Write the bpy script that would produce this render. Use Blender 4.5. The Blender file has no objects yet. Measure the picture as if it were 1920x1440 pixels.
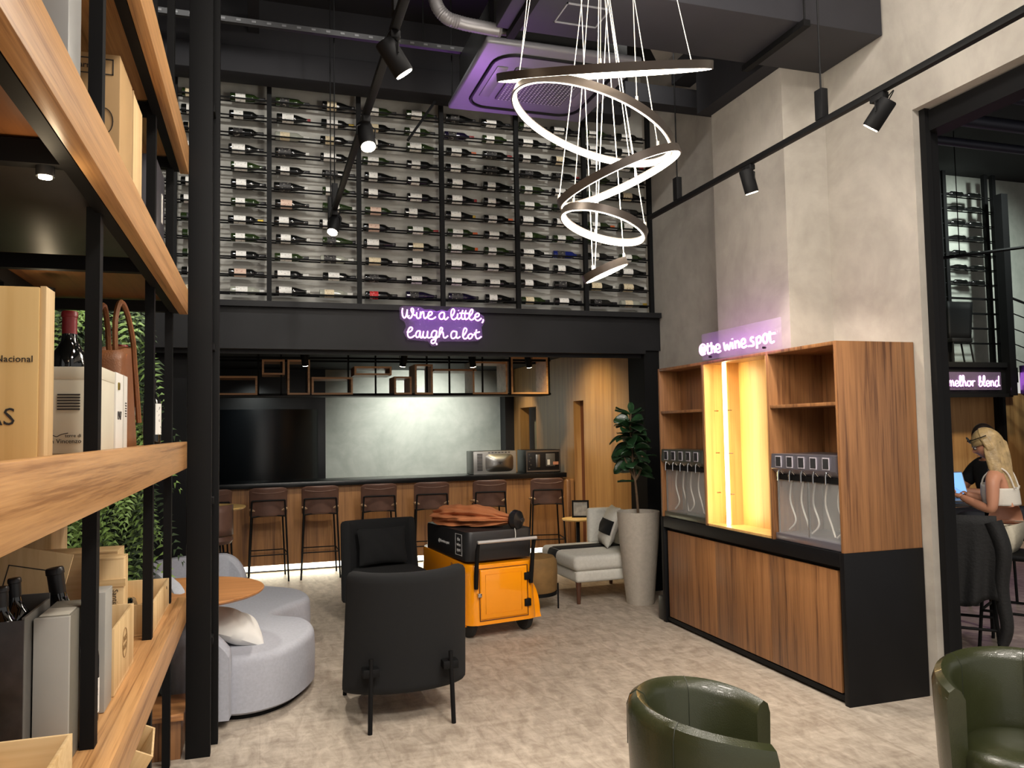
import bpy, bmesh, math, random
from mathutils import Vector, Matrix, Euler
random.seed(7)
PI = math.pi
sc = bpy.context.scene
COL = sc.collection

# ------------------------------------------------------------------ camera
def cam_setup():
    f = 1485.0; yaw, pit, rol = [math.radians(a) for a in (17.67, 3.24, -0.99)]
    fw = Vector((math.sin(yaw)*math.cos(pit), math.cos(yaw)*math.cos(pit), math.sin(pit)))
    r = Vector((math.cos(yaw), -math.sin(yaw), 0)); u = r.cross(fw)
    r2 = math.cos(rol)*r + math.sin(rol)*u; u2 = -math.sin(rol)*r + math.cos(rol)*u
    cd = bpy.data.cameras.new('camera'); co = bpy.data.objects.new('camera', cd); COL.objects.link(co)
    cd.sensor_fit = 'HORIZONTAL'; cd.sensor_width = 36.0; cd.lens = 36.0*f/1920.0
    cd.clip_start = 0.05; cd.clip_end = 100
    m = Matrix((r2, u2, -fw)).transposed().to_4x4(); m.translation = Vector((0, 0, 1.65))
    co.matrix_world = m; sc.camera = co
cam_setup()
# ------------------------------------------------------------------ world, exposure
w = bpy.data.worlds.new('world'); sc.world = w; w.use_nodes = True
w.node_tree.nodes['Background'].inputs[0].default_value = (1.0, 0.96, 0.92, 1)
w.node_tree.nodes['Background'].inputs[1].default_value = 0.5
sc.view_settings.view_transform = 'Standard'; sc.view_settings.look = 'None'
sc.view_settings.gamma = 1; sc.view_settings.use_curve_mapping = False
sc.view_settings.exposure = 0.28

def add_light(name, kind, loc, power, color=(1, .91, .78), target=None, size=.05, spot=70, blend=.6, parent=None, sx=None, sy=None):
    l = bpy.data.lights.new(name, kind); l.energy = power; l.color = color
    if kind == 'SPOT': l.spot_size = math.radians(spot); l.spot_blend = blend; l.shadow_soft_size = size
    elif kind == 'POINT': l.shadow_soft_size = size
    elif kind == 'AREA':
        l.shape = 'RECTANGLE'; l.size = sx or size; l.size_y = sy or size
    o = bpy.data.objects.new(name, l); COL.objects.link(o); o.location = loc
    if target is not None:
        o.rotation_euler = (Vector(target)-Vector(loc)).to_track_quat('-Z', 'Y').to_euler()
    return o
# added fill lights without fixtures, overhead behind the photographer and over the seats
for i, (x, y, p) in enumerate([(-.2, -1.4, 150), (2.0, -1.2, 110), (1.6, 1.6, 90)]):
    add_light('fill_area_light', 'AREA', (x, y, 5.2), p, (1, .92, .83), (x+.5, y+1.2, 0), sx=.7, sy=.7)

# ------------------------------------------------------------------ materials
def lin(c):
    c = c/255.0
    return c/12.92 if c <= .04045 else ((c+.055)/1.055)**2.4
def rgb(r, g, b): return (lin(r), lin(g), lin(b), 1)
MATS = {}
def newmat(name):
    m = bpy.data.materials.new(name); m.use_nodes = True
    return m, m.node_tree, m.node_tree.nodes['Principled BSDF']
def plain(name, c, rough=.5, metal=0, bump=0, bscale=200, sheen=0, coat=0, var=0.0, vscale=6, spec=None):
    if name in MATS: return MATS[name]
    m, nt, b = newmat(name); N = nt.nodes; L = nt.links
    b.inputs['Base Color'].default_value = c; b.inputs['Roughness'].default_value = rough; b.inputs['Metallic'].default_value = metal
    if spec is not None: b.inputs['Specular IOR Level'].default_value = spec
    if sheen: b.inputs['Sheen Weight'].default_value = sheen
    if coat: b.inputs['Coat Weight'].default_value = coat
    tc = N.new('ShaderNodeTexCoord')
    n = N.new('ShaderNodeTexNoise'); n.inputs['Scale'].default_value = vscale; n.inputs['Detail'].default_value = 5
    L.new(tc.outputs['Object'], n.inputs['Vector'])
    r = N.new('ShaderNodeValToRGB'); v = var if var else .05
    r.color_ramp.elements[0].position = .3; r.color_ramp.elements[1].position = .7
    r.color_ramp.elements[0].color = [x*(1-v) for x in c[:3]]+[1]; r.color_ramp.elements[1].color = [min(1, x*(1+v)) for x in c[:3]]+[1]
    L.new(n.outputs['Fac'], r.inputs['Fac']); L.new(r.outputs['Color'], b.inputs['Base Color'])
    if bump:
        n2 = N.new('ShaderNodeTexNoise'); n2.inputs['Scale'].default_value = bscale; n2.inputs['Detail'].default_value = 3
        L.new(tc.outputs['Object'], n2.inputs['Vector'])
        bp = N.new('ShaderNodeBump'); bp.inputs['Strength'].default_value = bump; bp.inputs['Distance'].default_value = .01
        L.new(n2.outputs['Fac'], bp.inputs['Height']); L.new(bp.outputs['Normal'], b.inputs['Normal'])
    MATS[name] = m; return m
def wood(name, c1, c2, axis='Z', scale=1.0, rough=.42, coat=.1, al=.55):
    if name in MATS: return MATS[name]
    m, nt, b = newmat(name); N = nt.nodes; L = nt.links
    tc = N.new('ShaderNodeTexCoord'); mp = N.new('ShaderNodeMapping'); L.new(tc.outputs['Object'], mp.inputs['Vector'])
    s = [14*scale, 14*scale, 14*scale]; s['XYZ'.index(axis)] = al*scale; mp.inputs['Scale'].default_value = s
    n1 = N.new('ShaderNodeTexNoise'); n1.inputs['Scale'].default_value = 1.0; n1.inputs['Detail'].default_value = 7; n1.inputs['Roughness'].default_value = .62; n1.inputs['Distortion'].default_value = .35
    L.new(mp.outputs[0], n1.inputs['Vector'])
    mp2 = N.new('ShaderNodeMapping'); L.new(tc.outputs['Object'], mp2.inputs['Vector'])
    s2 = [90*scale]*3; s2['XYZ'.index(axis)] = 2.0*scale; mp2.inputs['Scale'].default_value = s2
    n2 = N.new('ShaderNodeTexNoise'); n2.inputs['Scale'].default_value = 1.0; n2.inputs['Detail'].default_value = 3
    L.new(mp2.outputs[0], n2.inputs['Vector'])
    mx = N.new('ShaderNodeMath'); mx.operation = 'MULTIPLY_ADD'; mx.inputs[1].default_value = .35; L.new(n2.outputs['Fac'], mx.inputs[0])
    m3 = N.new('ShaderNodeMath'); m3.operation = 'MULTIPLY'; m3.inputs[1].default_value = .75; L.new(n1.outputs['Fac'], m3.inputs[0]); L.new(m3.outputs[0], mx.inputs[2])
    r = N.new('ShaderNodeValToRGB'); e = r.color_ramp.elements
    e[0].position = .42; e[0].color = c2; e[1].position = .64; e[1].color = c1
    k = r.color_ramp.elements.new(.5); k.color = [(c1[i]*.55+c2[i]*.45) for i in range(3)]+[1]
    L.new(mx.outputs[0], r.inputs['Fac']); L.new(r.outputs['Color'], b.inputs['Base Color'])
    b.inputs['Roughness'].default_value = rough; b.inputs['Coat Weight'].default_value = coat; b.inputs['Coat Roughness'].default_value = .3
    bp = N.new('ShaderNodeBump'); bp.inputs['Strength'].default_value = .08; bp.inputs['Distance'].default_value = .004
    L.new(n2.outputs['Fac'], bp.inputs['Height']); L.new(bp.outputs['Normal'], b.inputs['Normal'])
    MATS[name] = m; return m
def concrete(name, c1, c2, scale=1.3, rough=.75):
    if name in MATS: return MATS[name]
    m, nt, b = newmat(name); N = nt.nodes; L = nt.links
    tc = N.new('ShaderNodeTexCoord')
    n1 = N.new('ShaderNodeTexNoise'); n1.inputs['Scale'].default_value = scale; n1.inputs['Detail'].default_value = 9; n1.inputs['Roughness'].default_value = .65; n1.inputs['Distortion'].default_value = .8
    n2 = N.new('ShaderNodeTexNoise'); n2.inputs['Scale'].default_value = scale*7; n2.inputs['Detail'].default_value = 6
    L.new(tc.outputs['Object'], n1.inputs['Vector']); L.new(tc.outputs['Object'], n2.inputs['Vector'])
    mx = N.new('ShaderNodeMath'); mx.operation = 'MULTIPLY_ADD'; mx.inputs[1].default_value = .25
    L.new(n2.outputs['Fac'], mx.inputs[0]); m3 = N.new('ShaderNodeMath'); m3.operation = 'MULTIPLY'; m3.inputs[1].default_value = .8
    L.new(n1.outputs['Fac'], m3.inputs[0]); L.new(m3.outputs[0], mx.inputs[2])
    r = N.new('ShaderNodeValToRGB'); e = r.color_ramp.elements; e[0].position = .36; e[0].color = c2; e[1].position = .66; e[1].color = c1
    L.new(mx.outputs[0], r.inputs['Fac']); L.new(r.outputs['Color'], b.inputs['Base Color']); b.inputs['Roughness'].default_value = rough
    bp = N.new('ShaderNodeBump'); bp.inputs['Strength'].default_value = .12; bp.inputs['Distance'].default_value = .01
    L.new(n2.outputs['Fac'], bp.inputs['Height']); L.new(bp.outputs['Normal'], b.inputs['Normal'])
    MATS[name] = m; return m
def emis(name, c, s):
    if name in MATS: return MATS[name]
    m, nt, b = newmat(name); b.inputs['Base Color'].default_value = c
    b.inputs['Emission Color'].default_value = c; b.inputs['Emission Strength'].default_value = s
    MATS[name] = m; return m
def glass(name, c=(1, 1, 1, 1), rough=.02, alpha=None, ior=1.45):
    if name in MATS: return MATS[name]
    m, nt, b = newmat(name); b.inputs['Base Color'].default_value = c; b.inputs['Roughness'].default_value = rough
    b.inputs['IOR'].default_value = ior
    if alpha is None: b.inputs['Transmission Weight'].default_value = 1
    else: b.inputs['Alpha'].default_value = alpha
    MATS[name] = m; return m
def floor_mat():
    m, nt, b = newmat('floor_plank_grey'); N = nt.nodes; L = nt.links
    tc = N.new('ShaderNodeTexCoord'); mp = N.new('ShaderNodeMapping'); L.new(tc.outputs['Object'], mp.inputs['Vector'])
    mp.inputs['Scale'].default_value = (9, 3.4, 1)
    n1 = N.new('ShaderNodeTexNoise'); n1.inputs['Scale'].default_value = 1.6; n1.inputs['Detail'].default_value = 9; n1.inputs['Roughness'].default_value = .68; n1.inputs['Distortion'].default_value = .6
    L.new(mp.outputs[0], n1.inputs['Vector'])
    mpa = N.new('ShaderNodeMapping'); mpa.inputs['Scale'].default_value = (5, 16, 1); L.new(tc.outputs['Object'], mpa.inputs['Vector'])
    n2 = N.new('ShaderNodeTexNoise'); n2.inputs['Scale'].default_value = 1.5; n2.inputs['Detail'].default_value = 6; L.new(mpa.outputs[0], n2.inputs['Vector'])
    mpb = N.new('ShaderNodeMapping'); mpb.inputs['Rotation'].default_value = (0, 0, PI/2); L.new(tc.outputs['Object'], mpb.inputs['Vector'])
    br = N.new('ShaderNodeTexBrick'); br.inputs['Scale'].default_value = 1.0; br.inputs['Brick Width'].default_value = 1.2; br.inputs['Row Height'].default_value = .62
    br.inputs['Mortar Size'].default_value = .002; br.inputs['Color1'].default_value = (.47, .47, .47, 1); br.inputs['Color2'].default_value = (.53, .53, .53, 1); br.inputs['Mortar'].default_value = (.38, .38, .38, 1)
    L.new(mpb.outputs[0], br.inputs['Vector'])
    a = N.new('ShaderNodeMath'); a.operation = 'MULTIPLY_ADD'; a.inputs[1].default_value = .74; L.new(n1.outputs['Fac'], a.inputs[0])
    a2 = N.new('ShaderNodeMath'); a2.operation = 'MULTIPLY_ADD'; a2.inputs[1].default_value = .26; L.new(n2.outputs['Fac'], a2.inputs[0])
    a3 = N.new('ShaderNodeMath'); a3.operation = 'MULTIPLY_ADD'; a3.inputs[1].default_value = .5; a3.inputs[2].default_value = -.25; L.new(br.outputs['Color'], a3.inputs[0])
    L.new(a3.outputs[0], a2.inputs[2]); L.new(a2.outputs[0], a.inputs[2])
    r = N.new('ShaderNodeValToRGB'); e = r.color_ramp.elements
    e[0].position = .38; e[0].color = rgb(146, 133, 119); e[1].position = .66; e[1].color = rgb(194, 182, 167)
    L.new(a.outputs[0], r.inputs['Fac']); L.new(r.outputs['Color'], b.inputs['Base Color'])
    b.inputs['Roughness'].default_value = .5
    MATS['floor'] = m; return m

BLACK = plain('black_powder_coat', rgb(15, 15, 16), .62, spec=.16)
BLACKWALL = plain('black_paint', rgb(30, 30, 34), .6, var=.12, vscale=2)
CEIL = plain('ceiling_black_paint', rgb(22, 22, 27), .8, var=.15, vscale=1.5)
DARKFASCIA = plain('charcoal_plaster', rgb(20, 20, 22), .6, spec=.3, var=.3, vscale=2.2)
BLKGLOSS = plain('black_gloss_panel', rgb(12, 15, 18), .3, var=.05)
CONC = concrete('cement_plaster_warm', rgb(176, 170, 160), rgb(150, 144, 135))
CONCR = concrete('cement_plaster_rack', rgb(172, 170, 163), rgb(146, 144, 137))
CONCG = concrete('cement_plaster_greenish', rgb(184, 186, 178), rgb(156, 160, 152))
WOODZ = wood('walnut_upright', rgb(152, 106, 66), rgb(90, 56, 32), 'Z', 1.5)
WOODBAR = wood('oak_bar_front', rgb(156, 112, 68), rgb(100, 66, 40), 'Z')
WOODWALL = wood('oak_wall_panel', rgb(186, 144, 92), rgb(148, 106, 62), 'Z', .9)
WOODY = wood('walnut_along_shelf', rgb(198, 150, 98), rgb(146, 102, 60), 'Y', 2.6, al=.22)
WOODX = wood('walnut_across', rgb(166, 116, 72), rgb(118, 78, 46), 'X')
WOODTOP = wood('oak_table_top', rgb(176, 122, 74), rgb(140, 92, 52), 'X', .7)
PINE = wood('pine_crate', rgb(222, 192, 144), rgb(196, 160, 108), 'Z', .8, .6, 0)
PINEX = wood('pine_crate_lengthwise', rgb(222, 192, 144), rgb(200, 164, 112), 'X', .8, .6, 0)
PLY = wood('birch_ply', rgb(224, 190, 128), rgb(206, 168, 104), 'Z', .35, .6, 0)
CHROME = plain('chrome', rgb(205, 205, 205), .18, 1)
STEEL = plain('brushed_steel', rgb(160, 160, 158), .32, 1)
DSTEEL = plain('dark_steel', rgb(70, 70, 70), .4, .8)
WHITE = plain('white_card', rgb(225, 222, 214), .6)
INK = plain('dark_ink', rgb(40, 36, 34), .7)
FABLK = plain('black_fabric', rgb(13, 14, 16), .95, bump=.25, bscale=700, sheen=0.0, var=.1, vscale=40)
FABGREY = plain('light_grey_fabric', rgb(170, 172, 182), .95, bump=.3, bscale=600, var=.06, vscale=60)
FABCREAM = plain('cream_fabric', rgb(206, 204, 196), .95, bump=.3, bscale=600, var=.06, vscale=50)
FABWHITE = plain('white_cushion_fabric', rgb(222, 220, 216), .9, bump=.2, bscale=500)
LEATHER = plain('olive_leather', rgb(42, 45, 26), .24, bump=.15, bscale=300, coat=.2, var=.12, vscale=5)
BROWNL = plain('brown_leather', rgb(92, 66, 56), .42, bump=.15, bscale=250, var=.2, vscale=9)
TANSEAT = plain('tan_leather_seat', rgb(170, 138, 104), .5, var=.1)
OTTO = plain('tan_suede', rgb(128, 98, 56), .8, bump=.3, bscale=120, var=.15, vscale=12)
ORANGE = plain('orange_yellow_paint', rgb(246, 152, 8), .22, coat=.6, var=.02)
UMB = plain('terracotta_canvas', rgb(186, 116, 72), .8, bump=.2, bscale=300, var=.08)
RUBBER = plain('tyre_rubber', rgb(24, 24, 24), .7)
TERRA = plain('stone_grey_planter', rgb(176, 168, 156), .8, bump=.35, bscale=90, var=.07, vscale=30)
BARK = plain('stem_bark', rgb(96, 76, 56), .8, var=.2, vscale=40)
SOIL = plain('potting_soil', rgb(70, 52, 40), .95, bump=.5, bscale=120, var=.3, vscale=60)
LEAF = plain('fig_leaf_green', rgb(34, 62, 36), .34, var=.45, vscale=9, coat=.15)
FERN = plain('fern_green', rgb(116, 146, 74), .55, var=.5, vscale=5)
FERND = plain('dark_foliage', rgb(44, 62, 34), .7, var=.4, vscale=9)
RINGLED = emis('warm_white_ring_led', (1, .90, .74, 1), 9)
LENS = emis('spot_lens_glow', (1, .86, .62, 1), 30)
STRIP = emis('warm_led_strip', (1, .84, .50, 1), 10)
KICK = emis('led_kick_strip', (1, .93, .72, 1), 5)
NEON = emis('neon_pink_tube', (1.0, .58, 1.0, 1), 1.7)
ACR = glass('neon_tinted_acrylic', (.55, .4, .7, 1), .05, alpha=.10)  # purple of the neon glow is tinted into the clear sheet
PANE = glass('dispenser_pane', (.9, .92, .92, 1), .05, alpha=.12)

# ------------------------------------------------------------------ mesh helpers
FR = {}
def empty(name, loc=(0, 0, 0), rz=0, label=None, cat=None, group=None, rot=None):
    o = bpy.data.objects.new(name, None); COL.objects.link(o); o.location = loc; o.rotation_euler = rot or (0, 0, rz)
    o.empty_display_size = .1
    FR[o.name] = Matrix.Translation(Vector(loc)) @ Euler(rot or (0, 0, rz)).to_matrix().to_4x4()
    if label: o['label'] = label
    if cat: o['category'] = cat
    if group: o['group'] = group
    return o
def tag(o, label, cat, group=None):
    o['label'] = label; o['category'] = cat
    if group: o['group'] = group
    return o
class MB:
    def __init__(s): s.b = bmesh.new()
    def box(s, x0, x1, y0, y1, z0, z1, bev=0, seg=2, M=None):
        r = bmesh.ops.create_cube(s.b, size=1); vs = r['verts']
        for v in vs: v.co = Vector(((x0+x1)/2+v.co.x*(x1-x0), (y0+y1)/2+v.co.y*(y1-y0), (z0+z1)/2+v.co.z*(z1-z0)))
        if bev:
            es = list({e for v in vs for e in v.link_edges})
            rr = bmesh.ops.bevel(s.b, geom=es, offset=bev, segments=seg, affect='EDGES', profile=.5)
            vs = list({v for f in rr['faces'] for v in f.verts} | {v for v in vs if v.is_valid})
        if M is not None: bmesh.ops.transform(s.b, matrix=M, verts=[v for v in vs if v.is_valid])
        return s
    def ring(s, c, e1, e2, r1, r2, n): return [s.b.verts.new(c+e1*(r1*math.cos(2*PI*i/n))+e2*(r2*math.sin(2*PI*i/n))) for i in range(n)]
    def skinrings(s, rings, caps=True, smooth=True):
        n = len(rings[0])
        for a, b in zip(rings, rings[1:]):
            for i in range(n):
                try: s.b.faces.new((a[i], a[(i+1) % n], b[(i+1) % n], b[i])).smooth = smooth
                except ValueError: pass
        if caps:
            try: s.b.faces.new(rings[0][::-1]); s.b.faces.new(rings[-1])
            except ValueError: pass
    def tube(s, pts, r, n=8, caps=True, closed=False):
        pts = [Vector(p) for p in pts]; rs = r if isinstance(r, (list, tuple)) else [r]*len(pts)
        rings = []; up = None; m = len(pts)
        for i, p in enumerate(pts):
            if closed: d = pts[(i+1) % m]-pts[i-1]
            elif i == 0: d = pts[1]-p
            elif i == m-1: d = p-pts[i-1]
            else: d = (pts[i+1]-p).normalized()+(p-pts[i-1]).normalized()
            if d.length < 1e-9: d = Vector((0, 0, 1))
            d.normalize()
            if up is None: up = Vector((0, 0, 1)) if abs(d.z) < .9 else Vector((1, 0, 0))
            e1 = d.cross(up)
            if e1.length < 1e-6: e1 = d.orthogonal()
            e1.normalize(); e2 = e1.cross(d).normalized(); up = e2
            rings.append(s.ring(p, e1, e2, rs[i], rs[i], n))
        if closed: rings.append(rings[0]); s.skinrings(rings, False)
        else: s.skinrings(rings, caps)
        return s
    def cyl(s, p0, p1, r, r1=None, n=20): return s.tube([p0, p1], [r, r if r1 is None else r1], n)
    def lathe(s, prof, n=32, c=(0, 0, 0), caps=True, M=None):
        c = Vector(c); rings = []
        for (r, z) in prof: rings.append(s.ring(c+Vector((0, 0, z)), Vector((1, 0, 0)), Vector((0, 1, 0)), max(r, 1e-4), max(r, 1e-4), n))
        s.skinrings(rings, caps)
        if M is not None: bmesh.ops.transform(s.b, matrix=M, verts=[v for r in rings for v in r])
        return s
    def prism(s, poly, z0, z1, M=None, bev=0):
        a = [s.b.verts.new((x, y, z0)) for x, y in poly]; b = [s.b.verts.new((x, y, z1)) for x, y in poly]
        n = len(poly); f = [s.b.faces.new(a[::-1]), s.b.faces.new(b)]
        for i in range(n): f.append(s.b.faces.new((a[i], a[(i+1) % n], b[(i+1) % n], b[i])))
        vs = a+b
        if bev:
            rr = bmesh.ops.bevel(s.b, geom=list(f[0].edges)+list(f[1].edges), offset=bev, segments=4, affect='EDGES', profile=.5)
            vs = list({v for ff in rr['faces'] for v in ff.verts} | {v for v in vs if v.is_valid})
        if M is not None: bmesh.ops.transform(s.b, matrix=M, verts=[v for v in vs if v.is_valid])
        return s
    def grid(s, fn, nu, nv, closed_u=False):
        g = [[s.b.verts.new(fn(i/(nu if closed_u else nu-1), j/(nv-1))) for j in range(nv)] for i in range(nu)]
        for i in range(nu if closed_u else nu-1):
            for j in range(nv-1):
                s.b.faces.new((g[i][j], g[(i+1) % nu][j], g[(i+1) % nu][j+1], g[i][j+1])).smooth = True
        return s
    def build(s, name, mat, parent=None, world=False, smooth=None, kind=None, sub=0, solid=0, auto=True):
        if parent is not None and world:
            M = Matrix.Identity(4); p = parent
            while p is not None: M = FR.get(p.name, Matrix.Identity(4)) @ M; p = p.parent
            s.b.transform(M.inverted())
        bmesh.ops.recalc_face_normals(s.b, faces=s.b.faces[:])
        if smooth is not None:
            for f in s.b.faces: f.smooth = smooth
        me = bpy.data.meshes.new(name); s.b.to_mesh(me); s.b.free()
        me.materials.append(mat)
        if auto:
            try: me.set_sharp_from_angle(angle=math.radians(38))
            except Exception: pass
        o = bpy.data.objects.new(name, me); COL.objects.link(o)
        if parent is not None: o.parent = parent
        if kind: o['kind'] = kind
        if solid:
            md = o.modifiers.new('solid', 'SOLIDIFY'); md.thickness = solid; md.offset = 0
        if sub:
            md = o.modifiers.new('sub', 'SUBSURF'); md.levels = sub; md.render_levels = sub
        return o
def bx(name, x0, x1, y0, y1, z0, z1, mat, parent=None, world=True, bev=0, kind=None, seg=2):
    return MB().box(x0, x1, y0, y1, z0, z1, bev, seg).build(name, mat, parent, world, smooth=None, kind=kind)
def copy_tree(o, parent=None, loc=None, rz=None):
    c = o.copy(); COL.objects.link(c); c.parent = parent
    if loc is not None: c.location = loc
    if rz is not None: c.rotation_euler = (0, 0, rz)
    for ch in list(o.children): copy_tree(ch, c)
    FR[c.name] = FR.get(o.name, Matrix.Identity(4))
    return c
def text_obj(name, body, size, M, mat, parent, ext=.0006, world=True, spacing=1.0):
    cu = bpy.data.curves.new('tmp', 'FONT'); cu.body = body; cu.size = size; cu.extrude = ext; cu.align_x = 'CENTER'; cu.align_y = 'CENTER'; cu.resolution_u = 2
    cu.space_character = spacing
    t = bpy.data.objects.new('tmp', cu); COL.objects.link(t)
    bpy.context.view_layer.update()
    me = bpy.data.meshes.new_from_object(t.evaluated_get(bpy.context.evaluated_depsgraph_get()))
    bpy.data.objects.remove(t); bpy.data.curves.remove(cu)
    mb = MB(); mb.b.from_mesh(me); bpy.data.meshes.remove(me); mb.b.transform(M)
    return mb.build(name, mat, parent, world, auto=False)
# text facing -Y (towards the camera) or facing +X (shelf front) or -X (cabinet front)
def MF(x, y, z): return Matrix.Translation((x, y, z)) @ Matrix.Rotation(PI/2, 4, 'X')
def MPX(x, y, z): return Matrix.Translation((x, y, z)) @ Matrix.Rotation(PI/2, 4, 'Z') @ Matrix.Rotation(PI/2, 4, 'X')
def MNX(x, y, z): return Matrix.Translation((x, y, z)) @ Matrix.Rotation(-PI/2, 4, 'Z') @ Matrix.Rotation(PI/2, 4, 'X')

# ================================================================== SETTING
S = 'structure'
bx('floor', -4, 13.4, -2.5, 13, -.12, 0, floor_mat(), kind=S)
bx('ceiling', -4, 13.4, -2.5, 13, 5.4, 5.5, CEIL, kind=S)
m = MB()
m.box(3.85, 3.95, 3.82, 4.6, 0, 5.4); m.box(3.85, 3.95, -2.5, 3.82, 3.58, 5.4)
m.build('wall_right', CONC, kind=S)
bx('trim_1', 3.49, 3.95, 4.6, 5.5, 0, 5.4, CONC, kind=S)
bx('wall_right_recess', 3.9, 4.0, 5.5, 7.5, 0, 5.4, CONC, kind=S)
bx('wall_back', -4, 3.9, 7.5, 7.62, 2.76, 5.4, CONCR, kind=S)
m = MB(); m.box(-4, 3.9, 7.22, 7.62, 2.42, 2.75); m.box(-4, 3.89, 7.16, 7.3, 2.75, 2.80)
m.box(-4, 3.72, 7.2, 7.26, 2.385, 2.42); m.box(-4, 3.72, 7.3, 7.34, 2.35, 2.42)
m.build('trim_2', DARKFASCIA, kind=S)
bx('trim_3', 3.725, 3.895, 7.25, 7.62, 0, 2.42, BLACK, kind=S)
bx('trim_8', -.98, -.61, 7.45, 7.62, 0, 2.42, BLACK, kind=S)
bx('wall_left', -4.1, -4, -2.5, 13, 0, 5.4, BLACKWALL, kind=S)
# bar room
bx('ceiling_bar', -4, 4.2, 7.62, 12.7, 2.62, 2.7, CEIL, kind=S)
bx('wall_bar_back', .966, 3.80, 12.6, 12.7, 0, 2.62, CONCG, kind=S)
m = MB(); m.box(-4, .966, 12.6, 12.7, 0, 2.62)
m.build('wall_bar_back_dark', BLKGLOSS, kind=S)
m = MB(); pts = [(-.95+1.8*i/24, 12.58-.42*math.sin(PI*i/24)**.8) for i in range(25)]
m.prism(pts+[(.85, 12.59), (-.95, 12.59)], .0, 2.0)
m.build('trim_4', BLKGLOSS, kind=S)
bx('trim_5', 3.80, 4.08, 12.32, 12.65, 0, 2.62, BLACKWALL, kind=S)
m = MB()
m.box(3.95, 4.05, 7.62, 9.40, 0, 2.62); m.box(3.95, 4.05, 9.40, 9.74, 2.0, 2.62)
m.box(3.95, 4.05, 9.74, 11.23, 0, 2.62); m.box(3.95, 4.05, 12.0, 12.32, 0, 2.62)
m.box(3.95, 4.05, 11.23, 12.0, 0, 1.0); m.box(3.95, 4.05, 11.23, 12.0, 1.98, 2.62)
m.build('wall_bar_right', WOODWALL, kind=S)
m = MB(); m.box(4.05, 4.2, 9.3, 9.84, 0, 2.05)
m.build('door_1', wood('dark_red_wood', rgb(112, 62, 44), rgb(84, 44, 32), 'Z'), kind=S)
m = MB(); m.box(4.05, 4.10, 12.0, 12.1, .95, 2.05); m.box(4.05, 4.10, 11.2, 11.23, .95, 2.05); m.box(4.05, 4.1, 11.23, 12.0, .97, 1.0); m.box(4.05, 4.1, 11.23, 12.0, 1.98, 2.01)
m.build('window_1', WOODWALL, kind=S)
bx('wall_beyond_hatch', 4.22, 4.27, 11.0, 12.6, .6, 2.4, CONCG, kind=S)
# door frame to the next hall
m = MB(); m.box(3.93, 4.02, 3.80, 3.86, 0, 3.56); m.box(3.93, 4.06, -2.5, 3.86, 3.44, 3.57)
m.box(3.90, 3.94, 3.775, 3.83, 0, 3.58)
m.build('door_2', BLACK, kind=S)
bx('wall_right_back', 3.955, 3.99, 3.865, 7.5, 0, 5.4, BLACKWALL, kind=S)
bx('wall_right_rear', 4.06, 4.1, 7.5, 9.2, 0, 5.4, BLACKWALL, kind=S)
bx('wall_bar_beyond', 4.30, 4.34, 9.2, 12.7, 0, 5.4, BLACKWALL, kind=S)
# ------------- next hall
bx('wall_hall_back', 4.1, 13.3, 9.3, 9.4, 2.4, 5.4, CONCG, kind=S)
bx('wall_hall_lower', 4.1, 13.3, 9.0, 9.1, 0, 2.05, WOODWALL, kind=S)
m = MB(); m.box(4.1, 10.2, 8.6, 9.3, 2.0, 2.42); m.box(10.2, 10.6, 8.8, 9.3, 2.2, 2.42); m.box(4.1, 10.2, 8.56, 8.62, 2.40, 2.47); m.box(4.1, 10.2, 8.56, 8.62, 1.98, 2.03)
m.build('trim_6', BLACK, kind=S)
bx('wall_hall_right', 13.2, 13.3, 3, 9.3, 0, 5.4, CONCG, kind=S)
bx('trim_7', 10.33, 10.45, 8.9, 9.0, 0, 2.0, BLACK, kind=S)
# ================================================================== CEILING SERVICES
m = MB(); m.box(-4, 3.5, 6.95, 7.2, 4.72, 4.95, .01); m.box(-4, 3.5, 7.0, 7.15, 4.95, 5.4)
tag(m.build('ceiling_beam', CEIL), 'black painted beam running under the ceiling above the bottle wall', 'beam')
m = MB(); m.box(-.9, .02, 5.9, 6.0, 4.9, 5.05)
for x in (-1.6, -.1): m.box(x, x+.09, 4.5, 7.0, 5.1, 5.25)
tag(m.build('ceiling_joist', CEIL), 'black steel joists under the ceiling, left of the shorter track', 'joist')
# perforated strut
t = empty('perforated_strut', (0, 5.9, 4.62), 0, 'thin perforated black steel strut hung across the ceiling in front of the bottle wall', 'strut')
m = MB(); m.box(-2.0, 1.62, 5.86, 5.90, 4.60, 4.64)
m.build('channel', plain('strut_grey', rgb(26, 26, 28), .7), t, True)
m = MB()
for i in range(34): m.box(-1.95+i*.105, -1.92+i*.105, 5.856, 5.859, 4.612, 4.628)
m.build('perforation', plain('strut_hole_pale', rgb(70, 70, 72), .6), t, True, kind='stuff')
for x in (-1.2, 1.2): MB().cyl((x, 5.88, 4.64), (x, 5.88, 5.4), .006, n=6).build('hanger', BLACK, t, True)
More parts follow.
